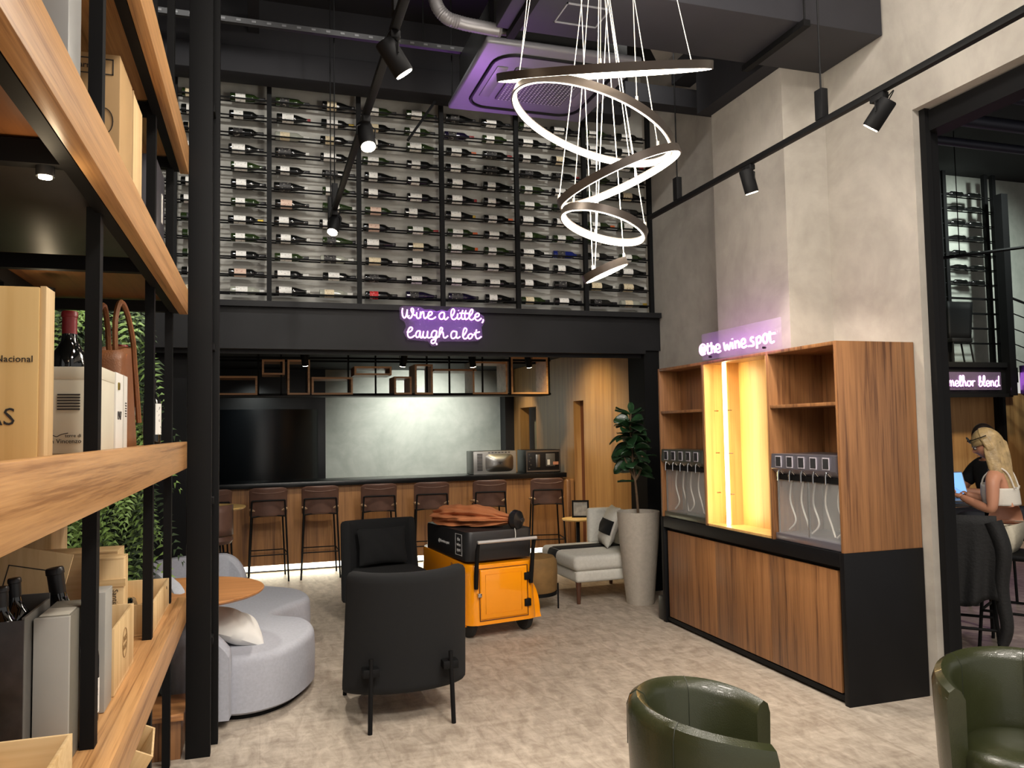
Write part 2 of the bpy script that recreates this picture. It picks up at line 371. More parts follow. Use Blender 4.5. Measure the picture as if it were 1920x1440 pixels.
# duct
t = empty('air_duct', (2.3, 4.35, 4.15), 0, 'large black rectangular air duct crossing the ceiling above the ring chandelier', 'duct')
m = MB(); m.box(1.40, 3.84, 4.02, 4.6, 4.15, 4.62, .008); m.build('duct_body', plain('duct_black', rgb(44, 44, 50), .55, .2), t, True)
for x in (1.48, 3.2): MB().box(x, x+.05, 3.98, 4.64, 4.11, 4.15).build('support_channel', BLACK, t, True)
m = MB()
for (a, b, c, d) in [(1.72, 2.0, 4.20, 4.208), (1.72, 2.0, 4.42, 4.428), (1.72, 1.728, 4.20, 4.428), (1.992, 2.0, 4.20, 4.428)]: m.box(a, b, c, d, 4.142, 4.15)
m.build('access_panel_edge', plain('pale_dust', rgb(120, 120, 124), .6), t, True)
for x in (1.505, 3.225):
    for y in (4.0, 4.62): MB().cyl((x, y, 4.13), (x, y, 5.4), .006, n=6).build('threaded_rod', BLACK, t, True)
t = empty('sprinkler', (2.72, 3.9, 4.4), 0, 'small chrome sprinkler head pointing down beside the black air duct', 'sprinkler')
MB().cyl((2.72, 3.9, 4.45), (2.72, 3.9, 5.4), .012, n=8).build('pipe', BLACK, t, True)
MB().cyl((2.70, 3.9, 4.45), (2.75, 3.9, 4.36), .02, .012, n=12).build('head', STEEL, t, True)
MB().cyl((2.755, 3.9, 4.352), (2.758, 3.9, 4.346), .026, n=12).build('deflector', CHROME, t, True)
# cassette
t = empty('ceiling_air_conditioner', (1.98, 5.45, 4.2), 0, 'square ceiling air conditioner cassette above the rings, lit purple at its left edge', 'air conditioner')
m = MB(); m.box(1.42, 2.56, 4.88, 6.02, 4.2, 4.25, .02, 3); m.build('frame_panel', plain('cassette_grey', rgb(108, 108, 114), .4), t, True)
bx('housing', 1.5, 2.48, 4.96, 5.94, 4.25, 4.6, DSTEEL, t)
m = MB(); m.box(1.72, 2.26, 5.18, 5.72, 4.185, 4.202, .01); m.build('intake_grille', plain('grille_dark', rgb(66, 66, 70), .5), t, True)
m = MB()
for i in range(18):
    for j in range(18): m.box(1.74+i*.029, 1.752+i*.029, 5.2+j*.029, 5.212+j*.029, 4.182, 4.186)
m.build('grille_hole', plain('grille_dot', rgb(165, 165, 170), .5), t, True, kind='stuff')
def rrect(x0, x1, y0, y1, r, z, n=6):
    P_ = []
    for cx, cy, a in ((x1-r, y1-r, 0), (x0+r, y1-r, 90), (x0+r, y0+r, 180), (x1-r, y0+r, 270)):
        for k in range(n+1):
            q = math.radians(a+90*k/n); P_.append((cx+r*math.cos(q), cy+r*math.sin(q), z))
    return P_
MB().tube(rrect(1.54, 2.44, 5.0, 5.9, .16, 4.198), .014, 6, closed=True).build('outlet_slot', BLACK, t, True)
for y0, y1, x in ((5.2, 5.7, 1.63), (5.2, 5.7, 2.35)): bx('louvre', x-.04, x+.04, y0, y1, 4.192, 4.2, plain('louvre_grey', rgb(120, 120, 124), .4), t, bev=.003)
for x, y in ((1.45, 4.91), (2.52, 4.91), (1.45, 5.99), (2.52, 5.99)): MB().cyl((x, y, 4.25), (x, y, 5.4), .006, n=6).build('threaded_rod', BLACK, t, True)
# flexible hose
pts = [(1.0, 4.82, 5.38), (1.02, 4.78, 4.7), (1.04, 4.73, 4.36), (1.10, 4.72, 4.245), (1.20, 4.72, 4.215), (1.34, 4.72, 4.205), (1.47, 4.72, 4.20)]
def smoothpts(P_, k=8):
    P_ = [Vector(p) for p in P_]; out = []
    for i in range(len(P_)-1):
        a = P_[max(i-1, 0)]; b = P_[i]; c = P_[i+1]; d = P_[min(i+2, len(P_)-1)]
        for j in range(k):
            t_ = j/k; out.append(.5*((2*b)+(c-a)*t_+(2*a-5*b+4*c-d)*t_*t_+(3*b-a-3*c+d)*t_**3))
    out.append(P_[-1]); return out
sp = smoothpts(pts, 14)
tag(MB().tube(sp, [.040+.003*(i % 2) for i in range(len(sp))], 14).build('flexible_duct', plain('grey_hose', rgb(110, 108, 110), .45, .3)), 'grey ribbed flexible hose curving over the ceiling air conditioner', 'hose')
tag(MB().box(3.36, 3.488, 4.61, 5.5, 4.16, 4.6).build('ceiling_beam', CEIL), 'black boxed beam capping the cement pilaster under the duct', 'beam')
tag(MB().tube([(1.47, 4.72, 4.20), (1.53, 4.72, 4.20), (1.53, 4.60, 4.22)], .03, 12).build('pipe_elbow', DSTEEL), 'dark pipe elbow joining the grey hose to the black duct', 'pipe')
tag(MB().box(-.011, .011, -.012, .012, 0, .47, .001, M=Matrix.Translation((1.279, 7.02, 4.288)) @ Matrix.Rotation(.583, 4, 'Y')).build('ceiling_strut', BLACK), 'short black strut slanting down in front of the topmost bottle rows', 'strut')
# broken concrete slab seen past the beam on the right
m = MB(); m.prism([(2.95, 5.7), (3.5, 6.35), (3.5, 5.45), (3.38, 5.4), (3.3, 5.52), (3.2, 5.5), (3.05, 5.66)], 4.95, 5.1)
tag(m.build('ceiling_slab_remnant', CONC), 'ragged edge of bare cement under the black ceiling by the right wall', 'cement')
m = MB(); m.box(2.95, 3.88, 5.95, 6.1, 4.42, 4.58); m.box(3.42, 3.6, 4.6, 6.0, 4.62, 4.8)
tag(m.build('ceiling_beam', CEIL), 'short black beam meeting the cement wall behind the chandelier', 'beam')

# ================================================================== TRACK LIGHTS
def spot_fixture(top, aim, label, group, on=True, power=60, L_=.15, r=.043, lightspot=75):
    """top: point on the track; the can hangs .12 below and points along aim."""
    top = Vector(top); aim = Vector(aim).normalized()
    t = empty('track_spotlight', top, 0, label, 'spotlight', group)
    piv = top+Vector((0, 0, -.10)); c0 = piv-aim*L_*.5; c1 = piv+aim*L_*.5
    MB().box(-.02+top.x, .02+top.x, top.y-.045, top.y+.045, top.z-.035, top.z-.002, .004).build('track_adapter', BLACK, t, True)
    side = aim.cross(Vector((0, 0, 1)))
    if side.length < .1: side = Vector((1, 0, 0))
    side.normalize()
    pts = [piv+side*(r+.006), piv+side*(r+.008)+Vector((0, 0, .045)), top+Vector((0, 0, -.03))+side*.012, top+Vector((0, 0, -.03))-side*.012, piv-side*(r+.008)+Vector((0, 0, .045)), piv-side*(r+.006)]
    MB().tube(pts, .0045, 6).build('bracket', BLACK, t, True)
    body = MB().tube([c0, c0+aim*.006, c1-aim*.004, c1], [r*.9, r, r, r*.96], 28).build('lamp_can', BLACK, t, True)
    MB().cyl(c1-aim*.002, c1+aim*.003, r*.86, n=28).build('lens', LENS if on else DSTEEL, t, True)
    wp = smoothpts([c0+Vector((0, 0, 0)), c0+Vector((.03, 0, .05)), top+Vector((.02, .02, -.05)), top+Vector((0, .02, -.03))], 5)
    MB().tube(wp, .003, 5).build('cable', BLACK, t, True)
    if on: add_light('spot_lamp', 'SPOT', c1+aim*.01, power, (1, .90, .76), c1+aim*2, size=.035, spot=lightspot, blend=.7)
    return t
def track(name, p0, p1, label, hangers, w=.018):
    p0 = Vector(p0); p1 = Vector(p1); t = empty('lighting_track', p0, 0, label, 'lighting track')
    MB().box(p0.x-w, p0.x+w, min(p0.y, p1.y), max(p0.y, p1.y), p0.z, p0.z+.032, .003).build('rail', BLACK, t, True) if abs(p0.x-p1.x) < .01 else \
        MB().box(min(p0.x, p1.x), max(p0.x, p1.x), p0.y-w, p0.y+w, p0.z, p0.z+.032, .003).build('rail', BLACK, t, True)
    for (x, y) in hangers:
        MB().cyl((x, y, p0.z+.2), (x, y, 5.4), .005, n=6).build('hanger_rod', BLACK, t, True)
        MB().box(x-.022, x+.022, y-.03, y+.03, p0.z+.032, p0.z+.2, .003).build('hanger_clip', BLACK, t, True)
    return t
track('a', (.53, -1.5, 3.30), (.53, 6.42, 3.30), 'black lighting track with three spotlights in front of the bottle wall', [(.53, 3.1), (.53, 5.95), (.53, 6.3), (.53, .4)])
track('b', (2.95, -1.5, 3.29), (2.95, 5.6, 3.29), 'long black lighting track running along the right cement wall', [(2.95, 5.135), (2.95, 3.55), (2.95, 1.2)])
spot_fixture((.53, 3.2, 3.30), (.55, .1, -.78), 'spotlight on the shorter track nearest the photographer, can tilted right', 'spotlights on the centre track', power=50)
spot_fixture((.53, 4.12, 3.30), (.1, -.45, -.9), 'middle spotlight of the three on the centre track, facing forward', 'spotlights on the centre track', lightspot=62, power=110)
spot_fixture((.53, 5.98, 3.30), (-.25, -.45, -.9), 'farthest and smallest spotlight at the end of the centre track', 'spotlights on the centre track', lightspot=62, power=110)
spot_fixture((2.95, 4.245, 3.29), (.30, .05, -.92), 'glowing spotlight on the right track beside the lit cement pilaster', 'spotlights on the right track', power=95)
spot_fixture((2.95, 3.13, 3.29), (-.30, .62, -.85), 'unlit looking black spotlight on the right track, left of the tall doorway', 'spotlights on the right track', power=55)
spot_fixture((2.95, 2.18, 3.29), (-.3, -.6, -.75), 'spotlight glaring at the right edge of the photo above the doorway', 'spotlights on the right track', power=45)
for i, y in enumerate((1.2, .1, -1.0)):
    for x in (.55, 2.95):
        add_light('spot_lamp', 'SPOT', (x, y, 3.1), 34, (1, .91, .79), (x+(.3 if x < 1 else -.9), y+1.1, 0), size=.04, spot=95, blend=.8)  # added fill spots overhead along the tracks, no fixtures modelled
# unseen spot lights without fixtures or track, aimed at the bottle wall
for x in (-.6, 1.0, 2.6):
    add_light('spot_lamp', 'SPOT', (x, 4.6, 4.9), 115, (1, .97, .91), (x+.1, 7.4, 3.5), size=.05, spot=80, blend=.9)
add_light('spot_lamp', 'SPOT', (2.3, 2.6, 4.9), 45, (1, .93, .85), (3.85, 3.4, 3.9), size=.05, spot=100, blend=.9)

# ================================================================== CHANDELIER
RINGS = [([1.555, 3.366, 3.338], 0.5, [0.91, -0.415, -0.01], [-0.152, -0.355, 0.922]),
 ([1.52, 3.432, 3.105], 0.4, [0.9, -0.245, -0.362], [0.344, -0.112, 0.932]),
 ([1.614, 3.351, 2.824], 0.3, [0.788, -0.504, 0.354], [-0.38, 0.055, 0.923]),
 ([1.534, 3.358, 2.596], 0.2, [0.897, -0.326, -0.298], [0.307, -0.025, 0.951]),
 ([1.579, 3.45, 2.402], 0.105, [0.809, -0.452, 0.375], [-0.38, 0.083, 0.921])]
CC = Vector((1.56, 3.42, 5.36))
t = empty('ring_chandelier', CC, 0, 'chandelier of five tilted glowing rings shrinking towards the floor, hung on thin wires', 'chandelier')
MB().lathe([(0, -.05), (.2, -.05), (.21, -.04), (.21, .04), (0, .04)], 40, CC).build('canopy', WHITE, t, True)
sizeword = ['largest', 'second', 'middle', 'fourth', 'smallest']
RINGMET = plain('ring_bronze_grey', rgb(70, 62, 56), .4, .5)
CORD = plain('pale_suspension_wire', rgb(225, 220, 205), .4)
for k, (c, R_, M_, n_) in enumerate(RINGS):
    c = Vector(c); n_ = Vector(n_).normalized(); M_ = Vector(M_); M_ = (M_-n_*M_.dot(n_)).normalized(); B_ = n_.cross(M_)
    h = .018; wth = .009; N_ = 96
    def prof(pr, N_=N_):
        mb = MB(); rings = []
        for i in range(N_):
            a = 2*PI*i/N_; d = M_*math.cos(a)+B_*math.sin(a)
            rings.append([mb.b.verts.new(c+d*r_+n_*z_) for r_, z_ in pr])
        rings.append(rings[0]); mb.skinrings(rings, False); return mb
    ro = prof([(R_+.0015, -h), (R_+wth, -h), (R_+wth, h), (R_-wth, h), (R_-wth, h-.004), (R_+.0015, h-.004)]).build('ring_frame', RINGMET, t, True)
    ro['label'] = sizeword[k]+' ring frame'
    prof([(R_+.001, h-.006), (R_-wth+.001, h-.006), (R_-wth+.001, -h), (R_+.001, -h)]).build('light_strip', RINGLED, ro, True)
    for q in range(3):
        a = 2*PI*q/3+.5+k*.4; d = M_*math.cos(a)+B_*math.sin(a); p = c+d*R_+n_*h
        top = CC+Vector((math.cos(a+k)*.16, math.sin(a+k)*.16, -.05))
        MB().cyl(p, top, .0019, n=6).build('suspension_wire', CORD, ro, True)
        MB().cyl(p, p+Vector((0, 0, .02)), .006, n=8).build('wire_grip', CORD, ro, True)
    l = add_light('ring_lamp', 'POINT', c-n_*.05, [46, 34, 22, 12, 6][k], (1, .93, .82), size=R_*.6)

# ================================================================== BOTTLE WALL
ZR = [2.895+.1595*i for i in range(12)]
UP = [-1.49, -.70, .085, .88, 1.665, 2.42, 3.14, 3.87]
rk = empty('bottle_rack', (1.2, 7.35, 2.8), 0, 'wall-wide black steel rack holding rows of lying bottles over the bar', 'bottle rack')
for x in UP: MB().box(x-.03, x+.012, 7.29, 7.33, 2.80, 4.95).build('upright', BLACK, rk, True)
for i, z in enumerate(ZR):
    for y in (7.335, 7.42):
        MB().cyl((-1.5, y, z), (3.87, y, z), .0075, n=8).build('rail', BLACK, rk, True)
for x in UP:
    MB().box(x-.02, x+.005, 7.33, 7.5, 2.80, 2.83).build('wall_bracket', BLACK, rk, True)
BORD = [(0, 0), (.030, 0), (.0365, .004), (.0375, .012), (.0375, .185), (.035, .205), (.024, .222), (.0165, .236), (.0145, .25), (.0140, .288), (.0155, .29), (.0155, .297), (.0135, .30), (0, .30)]
BURG = [(0, 0), (.033, 0), (.040, .004), (.041, .012), (.041, .150), (.038, .175), (.030, .205), (.0215, .235), (.0165, .258), (.0145, .275), (.0140, .288), (.0158, .29), (.0158, .297), (.0135, .30), (0, .30)]
GL = {'dark': plain('bottle_dark_glass', rgb(14, 15, 14), .07, coat=.5, var=.01), 'green': plain('bottle_green_glass', rgb(34, 48, 22), .07, coat=.5, var=.03),
      'clear': plain('bottle_pale_glass', rgb(150, 152, 140), .08, coat=.5, var=.05), 'blue': plain('bottle_blue_glass', rgb(24, 34, 96), .1, coat=.4, var=.03),
      'plum': plain('bottle_plum_glass', rgb(22, 18, 40), .08, coat=.5, var=.03)}
def label_mat(name, c, d, emblem):
    m_, nt, b = newmat(name); N = nt.nodes; L = nt.links
    tc = N.new('ShaderNodeTexCoord'); mp = N.new('ShaderNodeMapping'); mp.inputs['Scale'].default_value = (1, 1, 1); L.new(tc.outputs['Object'], mp.inputs['Vector'])
    wv = N.new('ShaderNodeTexNoise'); wv.inputs['Scale'].default_value = emblem; wv.inputs['Detail'].default_value = 2; L.new(mp.outputs[0], wv.inputs['Vector'])
    r = N.new('ShaderNodeValToRGB'); e = r.color_ramp.elements; e[0].position = .33; e[0].color = d; e[1].position = .40; e[1].color = c
    L.new(wv.outputs['Fac'], r.inputs['Fac']); L.new(r.outputs['Color'], b.inputs['Base Color']); b.inputs['Roughness'].default_value = .6
    return m_
LB = {'white': label_mat('label_white_paper', rgb(226, 224, 218), rgb(150, 146, 140), 60), 'cream': label_mat('label_cream_paper', rgb(214, 200, 168), rgb(150, 120, 80), 45),
      'red': label_mat('label_red_paper', rgb(190, 34, 38), rgb(220, 190, 180), 50), 'dark': label_mat('label_dark_print', rgb(40, 38, 38), rgb(170, 165, 155), 60),
      'blush': label_mat('label_blush_paper', rgb(206, 178, 160), rgb(150, 96, 84), 40)}
CP = {'black': plain('capsule_black', rgb(24, 22, 24), .4), 'red': plain('capsule_red', rgb(130, 34, 36), .4), 'white': plain('capsule_white', rgb(200, 198, 192), .45),
      'gold': plain('capsule_gold', rgb(190, 160, 70), .35, .6), 'orange': plain('capsule_orange', rgb(200, 96, 50), .4), 'blue': plain('capsule_blue', rgb(60, 90, 120), .4)}
MESHC = {}
def bottle_meshes(kind, g, lb, cp, l0, l1):
    key = (kind, g); pr = BORD if kind == 'straight' else BURG
    if key not in MESHC:
        o = MB().lathe(pr, 20).build('tmp', GL[g]); MESHC[key] = o.data; bpy.data.objects.remove(o)
    k2 = (kind, lb, l0, l1)
    if lb is None: MESHC[k2] = None
    if k2 not in MESHC:
        R_ = (.0375 if kind == 'straight' else .041)+.0008
        o = MB().grid(lambda u, v: Vector((R_*math.cos((u-.5)*4.6), R_*math.sin((u-.5)*4.6), l0+(l1-l0)*v)), 22, 2).build('tmp', LB[lb]); MESHC[k2] = o.data; bpy.data.objects.remove(o)
    k3 = ('cap', cp)
    if k3 not in MESHC:
        o = MB().lathe([(.0148, .252), (.0150, .288), (.0165, .2895), (.0165, .298), (.0145, .3015), (0, .3015)], 16).build('tmp', CP[cp]); MESHC[k3] = o.data; bpy.data.objects.remove(o)
    return MESHC[key], MESHC[k2], MESHC[k3]
def bottle(loc, rot, kind, g, lb, cp, label, group, l0=.05, l1=.14, s=1.0, cat='wine bottle'):
    t_ = empty('wine_bottle', loc, 0, label, cat, group, rot=rot)
    t_.scale = (s, s, s)
    a, b, c = bottle_meshes(kind, g, lb, cp, l0, l1)
    for nm, me in (('glass_body', a), ('paper_label', b), ('capsule', c)):
        if nm == 'paper_label' and lb is None: continue
        o = bpy.data.objects.new(nm, me); COL.objects.link(o); o.parent = t_
    return t_
ordn = ['lowest', 'second', 'third', 'fourth', 'fifth', 'sixth', 'seventh', 'eighth', 'ninth', 'tenth', 'eleventh', 'topmost']
bayn = ['first', 'second', 'third', 'fourth', 'fifth', 'sixth', 'seventh']
gw = {'dark': 'dark', 'green': 'green', 'clear': 'pale clear', 'blue': 'blue', 'plum': 'plum dark'}
rnd = random.Random(11)
SPECIAL = {(0, 3, 0): ('straight', 'dark', 'red', 'black'), (0, 1, 1): ('straight', 'clear', 'white', 'white'), (0, 2, 1): ('straight', 'clear', 'cream', 'white'), (2, 2, 1): ('straight', 'clear', 'dark', 'white'),
           (3, 5, 1): ('straight', 'blue', 'dark', 'black'), (9, 2, 0): ('straight', 'clear', 'cream', 'white'), (0, 3, 1): ('burg', 'plum', 'dark', 'black'), (0, 4, 0): ('burg', 'plum', 'dark', 'black'),
           (6, 0, 1): ('straight', 'blue', 'dark', 'black'), (0, 6, 1): ('straight', 'clear', 'cream', 'gold'), (10, 4, 0): ('straight', 'plum', 'dark', 'red'), (8, 2, 0): ('burg', 'dark', 'dark', 'white')}
for ri, z in enumerate(ZR):
    for bi in range(7):
        x0 = UP[bi]; wdt = UP[bi+1]-x0
        for k in range(2):
            if bi == 0 and k == 0: continue
            kind = 'straight' if rnd.random() < .62 else 'burg'
            g = rnd.choices(['dark', 'green'], [.72, .28])[0]
            lb = rnd.choices(['white', 'cream', 'blush', 'dark'], [.74, .12, .02, .12])[0]
            cp = rnd.choices(['black', 'red', 'white', 'gold', 'orange'], [.74, .07, .14, .04, .01])[0]
            if (ri, bi, k) in SPECIAL: kind, g, lb, cp = SPECIAL[(ri, bi, k)]
            xs = x0+.028+rnd.uniform(0, .03) if k == 0 else x0+wdt*.56+rnd.uniform(-.015, .025)
            if xs+.305 > x0+wdt-.03: xs = x0+wdt-.335
            R_ = .0375 if kind == 'straight' else .041
            zc = z+.0075+math.sqrt(max(1e-6, (R_+.0075)**2-.0425**2)) if R_+.0075 > .0425 else z+.018
            l0, l1 = rnd.choice([(.045, .13), (.05, .15), (.04, .12), (.03, .14)])
            # axis along +X, label patch turned to the room
            tw = rnd.uniform(-.35, .35)
            rot = (Matrix.Rotation(PI/2, 4, 'Y') @ Matrix.Rotation(-PI/2+tw, 4, 'Z')).to_euler()
            side = 'left' if k == 0 else 'right'
            rowtxt = ordn[ri]+' row' if ri in (0, 11) else ordn[ri]+' row up'
            if bi == 0: lab = f'{gw[g]} bottle, {lb} label, far left of bottle wall, {rowtxt}'
            else: lab = f'{gw[g]} bottle, {lb} label, {side} in {bayn[bi]} wall bay, {rowtxt}'
            bottle((xs, 7.3775, zc), rot, kind, g, lb, cp, lab, 'bottles lying on the wall rack', l0, l1)

# ================================================================== NEON SIGNS
SIGN1 = [[(235,175),(225,230),(235,310),(260,350),(290,330),(308,265),(318,200)],[(316,210),(316,310),(350,355),(385,345),(415,280),(430,215),(415,180),(390,190),(395,240),(430,290),(470,310)],
[(490,250),(485,320),(510,360),(548,335),(556,240)],[(513,188),(519,196)],[(556,240),(556,352)],[(558,300),(590,245),(613,258),(616,330),(640,360),(680,325),(740,300),(765,265),(745,240),(710,250),(690,300),(700,355),(750,372),(800,355),(830,330)],
[(985,260),(940,250),(895,290),(895,345),(930,375),(970,350),(985,265),(985,350),(1010,380),(1055,335)],
[(1110,330),(1150,280),(1165,220),(1140,190),(1110,230),(1105,310),(1130,370),(1170,375),(1215,330),(1225,272)],[(1225,272),(1218,340),(1240,375),(1285,340)],[(1238,213),(1244,220)],
[(1315,210),(1290,300),(1305,370),(1340,365),(1355,330)],[(1372,215),(1350,300),(1365,375),(1400,365),(1425,340)],[(1255,265),(1420,268)],
[(1420,340),(1480,270),(1495,215),(1470,200),(1440,250),(1430,340),(1460,385),(1500,375),(1530,340),(1590,325),(1610,285),(1580,265),(1540,300),(1540,370),(1590,400),(1650,355)],[(1682,375),(1680,410),(1660,440)],
[(310,600),(350,605),(400,570),(405,530),(370,520),(335,570),(325,650),(350,700),(400,700),(450,665)],
[(545,585),(500,590),(470,650),(490,700),(530,680),(550,590),(550,690),(585,700),(610,590)],[(610,590),(600,670),(630,710),(670,680),(685,590),(682,690),(715,710),(755,680)],
[(840,590),(800,580),(760,620),(755,680),(790,705),(830,670),(850,590),(835,700),(820,780),(780,810),(750,790),(760,750),(810,735),(880,680),(930,600),(950,540),(920,525),(900,570),(888,700)],
[(893,660),(930,605),(960,615),(970,690),(1000,710),(1050,670)],[(838,800),(850,835)],
[(1200,600),(1140,590),(1105,640),(1115,710),(1160,715),(1200,670),(1205,600),(1200,690),(1225,715),(1270,685)],
[(1320,680),(1370,610),(1385,555),(1350,535),(1325,590),(1315,680),(1345,725),(1390,710),(1415,670)],
[(1450,635),(1412,670),(1425,722),(1468,712),(1490,660),(1460,632),(1500,655),(1535,645)],
[(1562,560),(1545,650),(1560,715),(1600,720),(1650,685)],[(1520,625),(1620,602)]]
SIGN2 = [[(335,640),(275,660),(238,600),(243,510),(290,462),(338,500),(340,580),(318,620),(308,590),(312,520)],[(312,530),(285,520),(270,570),(288,612),(308,590)],
[(385,440),(388,610),(408,640),(440,622)],[(358,505),(428,488)],[(452,425),(462,630)],[(462,560),(488,500),(510,530),(518,622)],
[(540,560),(608,535),(603,480),(570,462),(542,505),(548,590),(590,612),(630,585)],[(690,430),(720,570),(752,470),(790,560),(822,420)],[(850,425),(862,550)],[(849,355),(851,368)],
[(903,395),(912,542)],[(910,450),(945,400),(972,435),(982,530)],[(1022,460),(1085,440),(1090,380),(1055,358),(1022,410),(1030,500),(1070,522),(1120,490)],[(1163,492),(1168,500)],
[(1245,330),(1208,338),(1202,388),(1245,420),(1252,480),(1200,492)],[(1308,325),(1320,540)],[(1315,350),(1360,310),(1390,360),(1372,430),(1322,445)],
[(1470,262),(1440,300),(1432,370),(1455,432),(1485,438),(1510,390),(1510,310),(1490,268),(1470,262)],[(1558,215),(1570,390),(1598,430),(1640,408)],[(1528,272),(1660,250)]]
def neon(strokes, mapf, r, parent):
    for s_ in strokes:
        MB().tube(smoothpts([mapf(*p) for p in s_], 6), r, 8).build('neon_tube', NEON, parent, True)
K1 = [1.1201135,0.000505301,-3.9630456e-06,-2.5744048e-09,1.1593615e-08]; K2 = [2.8519211,1.6927128e-05,-0.00050778472,-1.125e-08,2.7958153e-10]; K3 = [5.5989335,-0.00079948571,2.4851935e-05,-2.6636905e-09,7.3200758e-08]; K4 = [2.4975857,-0.00010469589,-0.00042065079,4.2142857e-08,7.521645e-09]
def ev(K, x, y): return K[0]+K[1]*x+K[2]*y+K[3]*x*y+K[4]*x*x
def map1(x, y, d): return Vector((ev(K1, x, y), d, ev(K2, x, y)))
def map2(x, y, d): return Vector((d, ev(K3, x, y), ev(K4, x, y)))

t = empty('neon_sign', (1.66, 7.15, 2.64), 0, 'pink neon script reading Wine a little, Laugh a lot on the black beam', 'neon sign')
neon(SIGN1, lambda x, y: map1(x, y, 7.135), .0066, t)
m = MB(); out = [(180,160),(260,125),(560,150),(640,195),(760,190),(850,230),(940,195),(1040,225),(1120,150),(1500,165),(1560,230),(1700,310),(1725,400),(1660,520),(1680,700),(1600,760),(1380,770),(1140,770),(900,770),(860,850),(760,860),(700,770),(330,735),(250,600),(300,500),(270,410),(190,370)]
a = [m.b.verts.new(map1(x, y, 7.150)) for x, y in out]; m.b.faces.new(a)
m.build('acrylic_backing', ACR, t, True, solid=.004)
for x, y in ((1.3, 2.7), (1.98, 2.68), (1.36, 2.52), (1.95, 2.5)): MB().cyl((x, 7.15, y), (x, 7.22, y), .006, n=8).build('standoff', CHROME, t, True)
add_light('neon_lamp', 'AREA', (1.66, 7.09, 2.64), .8, (.45, .08, 1), (1.66, 7.5, 2.64), sx=.7, sy=.28)
nl = add_light('neon_lamp', 'AREA', (1.66, 7.08, 2.64), 5, (.6, .2, 1), (1.5, 6.0, 4.2), sx=.7, sy=.28); nl.data.spread = math.radians(60)
t = empty('neon_sign', (3.28, 5.0, 2.2), 0, 'pink neon lettering reading @the wine.spot on clear acrylic above the wooden cabinet', 'neon sign')
neon(SIGN2, lambda x, y: map2(x, y, 3.275), .0075, t)
m = MB(); a = [m.b.verts.new(v) for v in ((3.29, 5.42, 2.155), (3.29, 4.43, 2.155), (3.29, 4.43, 2.36), (3.29, 5.42, 2.36))]; m.b.faces.new(a)
m.build('acrylic_backing', ACR, t, True, solid=.005)
for y in (5.3, 4.62): MB().cyl((3.275, y, 2.175), (3.3, y, 2.175), .008, n=8).build('standoff', BLACK, t, True)
add_light('neon_lamp', 'AREA', (3.2, 4.95, 2.25), 1.3, (.8, .3, 1), (3.6, 4.95, 2.25), sx=.9, sy=.15)
# ================================================================== LEFT SHELVING UNIT
SH = empty('shelving_unit', (-.7, 3.0, 0), 0, 'tall black steel shelving unit with thick wooden front boards, filling the left edge', 'shelving')
LV = [(.69, .82, 0), (1.475, 1.613, 1), (2.275, 2.405, 1), (3.02, 3.17, 1)]
for z0, z1, up in LV:
    MB().box(-.402, -.36, -.3, 4.43, z0, z1, .002).build('front_board', WOODY, SH, True)
    MB().box(-.44, -.404, -.3, 4.40, z0-.0, z0+.06, 0).build('edge_beam', BLACK, SH, True)
    MB().box(-1.02, -.98, -.3, 4.40, z0, z0+.06, 0).build('edge_beam', BLACK, SH, True)
    for y in ((1.05, 2.44, 3.63, 4.34) if z0 != 2.275 else (1.05, 2.02, 3.30, 4.34)): MB().box(-.98, -.44, y, y+.04, z0, z0+.055).build('cross_beam', BLACK, SH, True)
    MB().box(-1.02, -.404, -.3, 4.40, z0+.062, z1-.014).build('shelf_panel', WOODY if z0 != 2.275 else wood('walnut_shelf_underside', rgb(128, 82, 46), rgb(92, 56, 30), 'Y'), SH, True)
for x in (-.445, -1.0):
    for y in (1.08, 2.435, 3.625, 4.355):
        MB().box(x-.018, x+.018, y, y+.045, 0, 4.3).build('post', BLACK, SH, True)
MB().box(-.975, -.445, 2.062, 3.10, 2.29, 2.336, .002).build('dark_metal_tray', plain('dark_tray', rgb(34, 32, 30), .45), SH, True)
t = empty('steel_post', (-.3, 4.45, 0), 0, 'broad floor-to-ceiling black steel double post at the end of the wooden shelving', 'post')
MB().box(-.362, -.243, 4.44, 4.50, 0, 5.4, .002).build('front_column', BLACK, t, True)
MB().box(-.262, -.214, 4.60, 4.665, 0, 5.4, .002).build('rear_column', BLACK, t, True)
for z in (.55, 1.28, 2.1, 3.4, 4.1): MB().box(-.30, -.235, 4.50, 4.60, z, z+.035).build('link_bar', BLACK, t, True)
for i, (x, y, z, tgt) in enumerate([(-.475, 2.045, 2.272, 0), (-.84, 3.72, 2.255, 0), (-.7, 1.5, 3.0, 0)]):
    t = empty('shelf_downlight', (x, y, z), 0, ['tiny bright downlight under the upper shelf beside the dark tray', 'tiny bright downlight under the shelf above the red capped bottle', 'small downlight under the top shelf board'][i], 'downlight')
    MB().cyl((x, y, z-.02), (x, y, z+.018), .02, n=16).build('housing', DSTEEL, t, True)
    MB().cyl((x, y, z-.024), (x, y, z-.02), .014, n=14).build('lens', LENS, t, True)
    add_light('shelf_lamp', 'POINT', (x, y-.03, z-.06), .45, (1, .78, .5), size=.02)

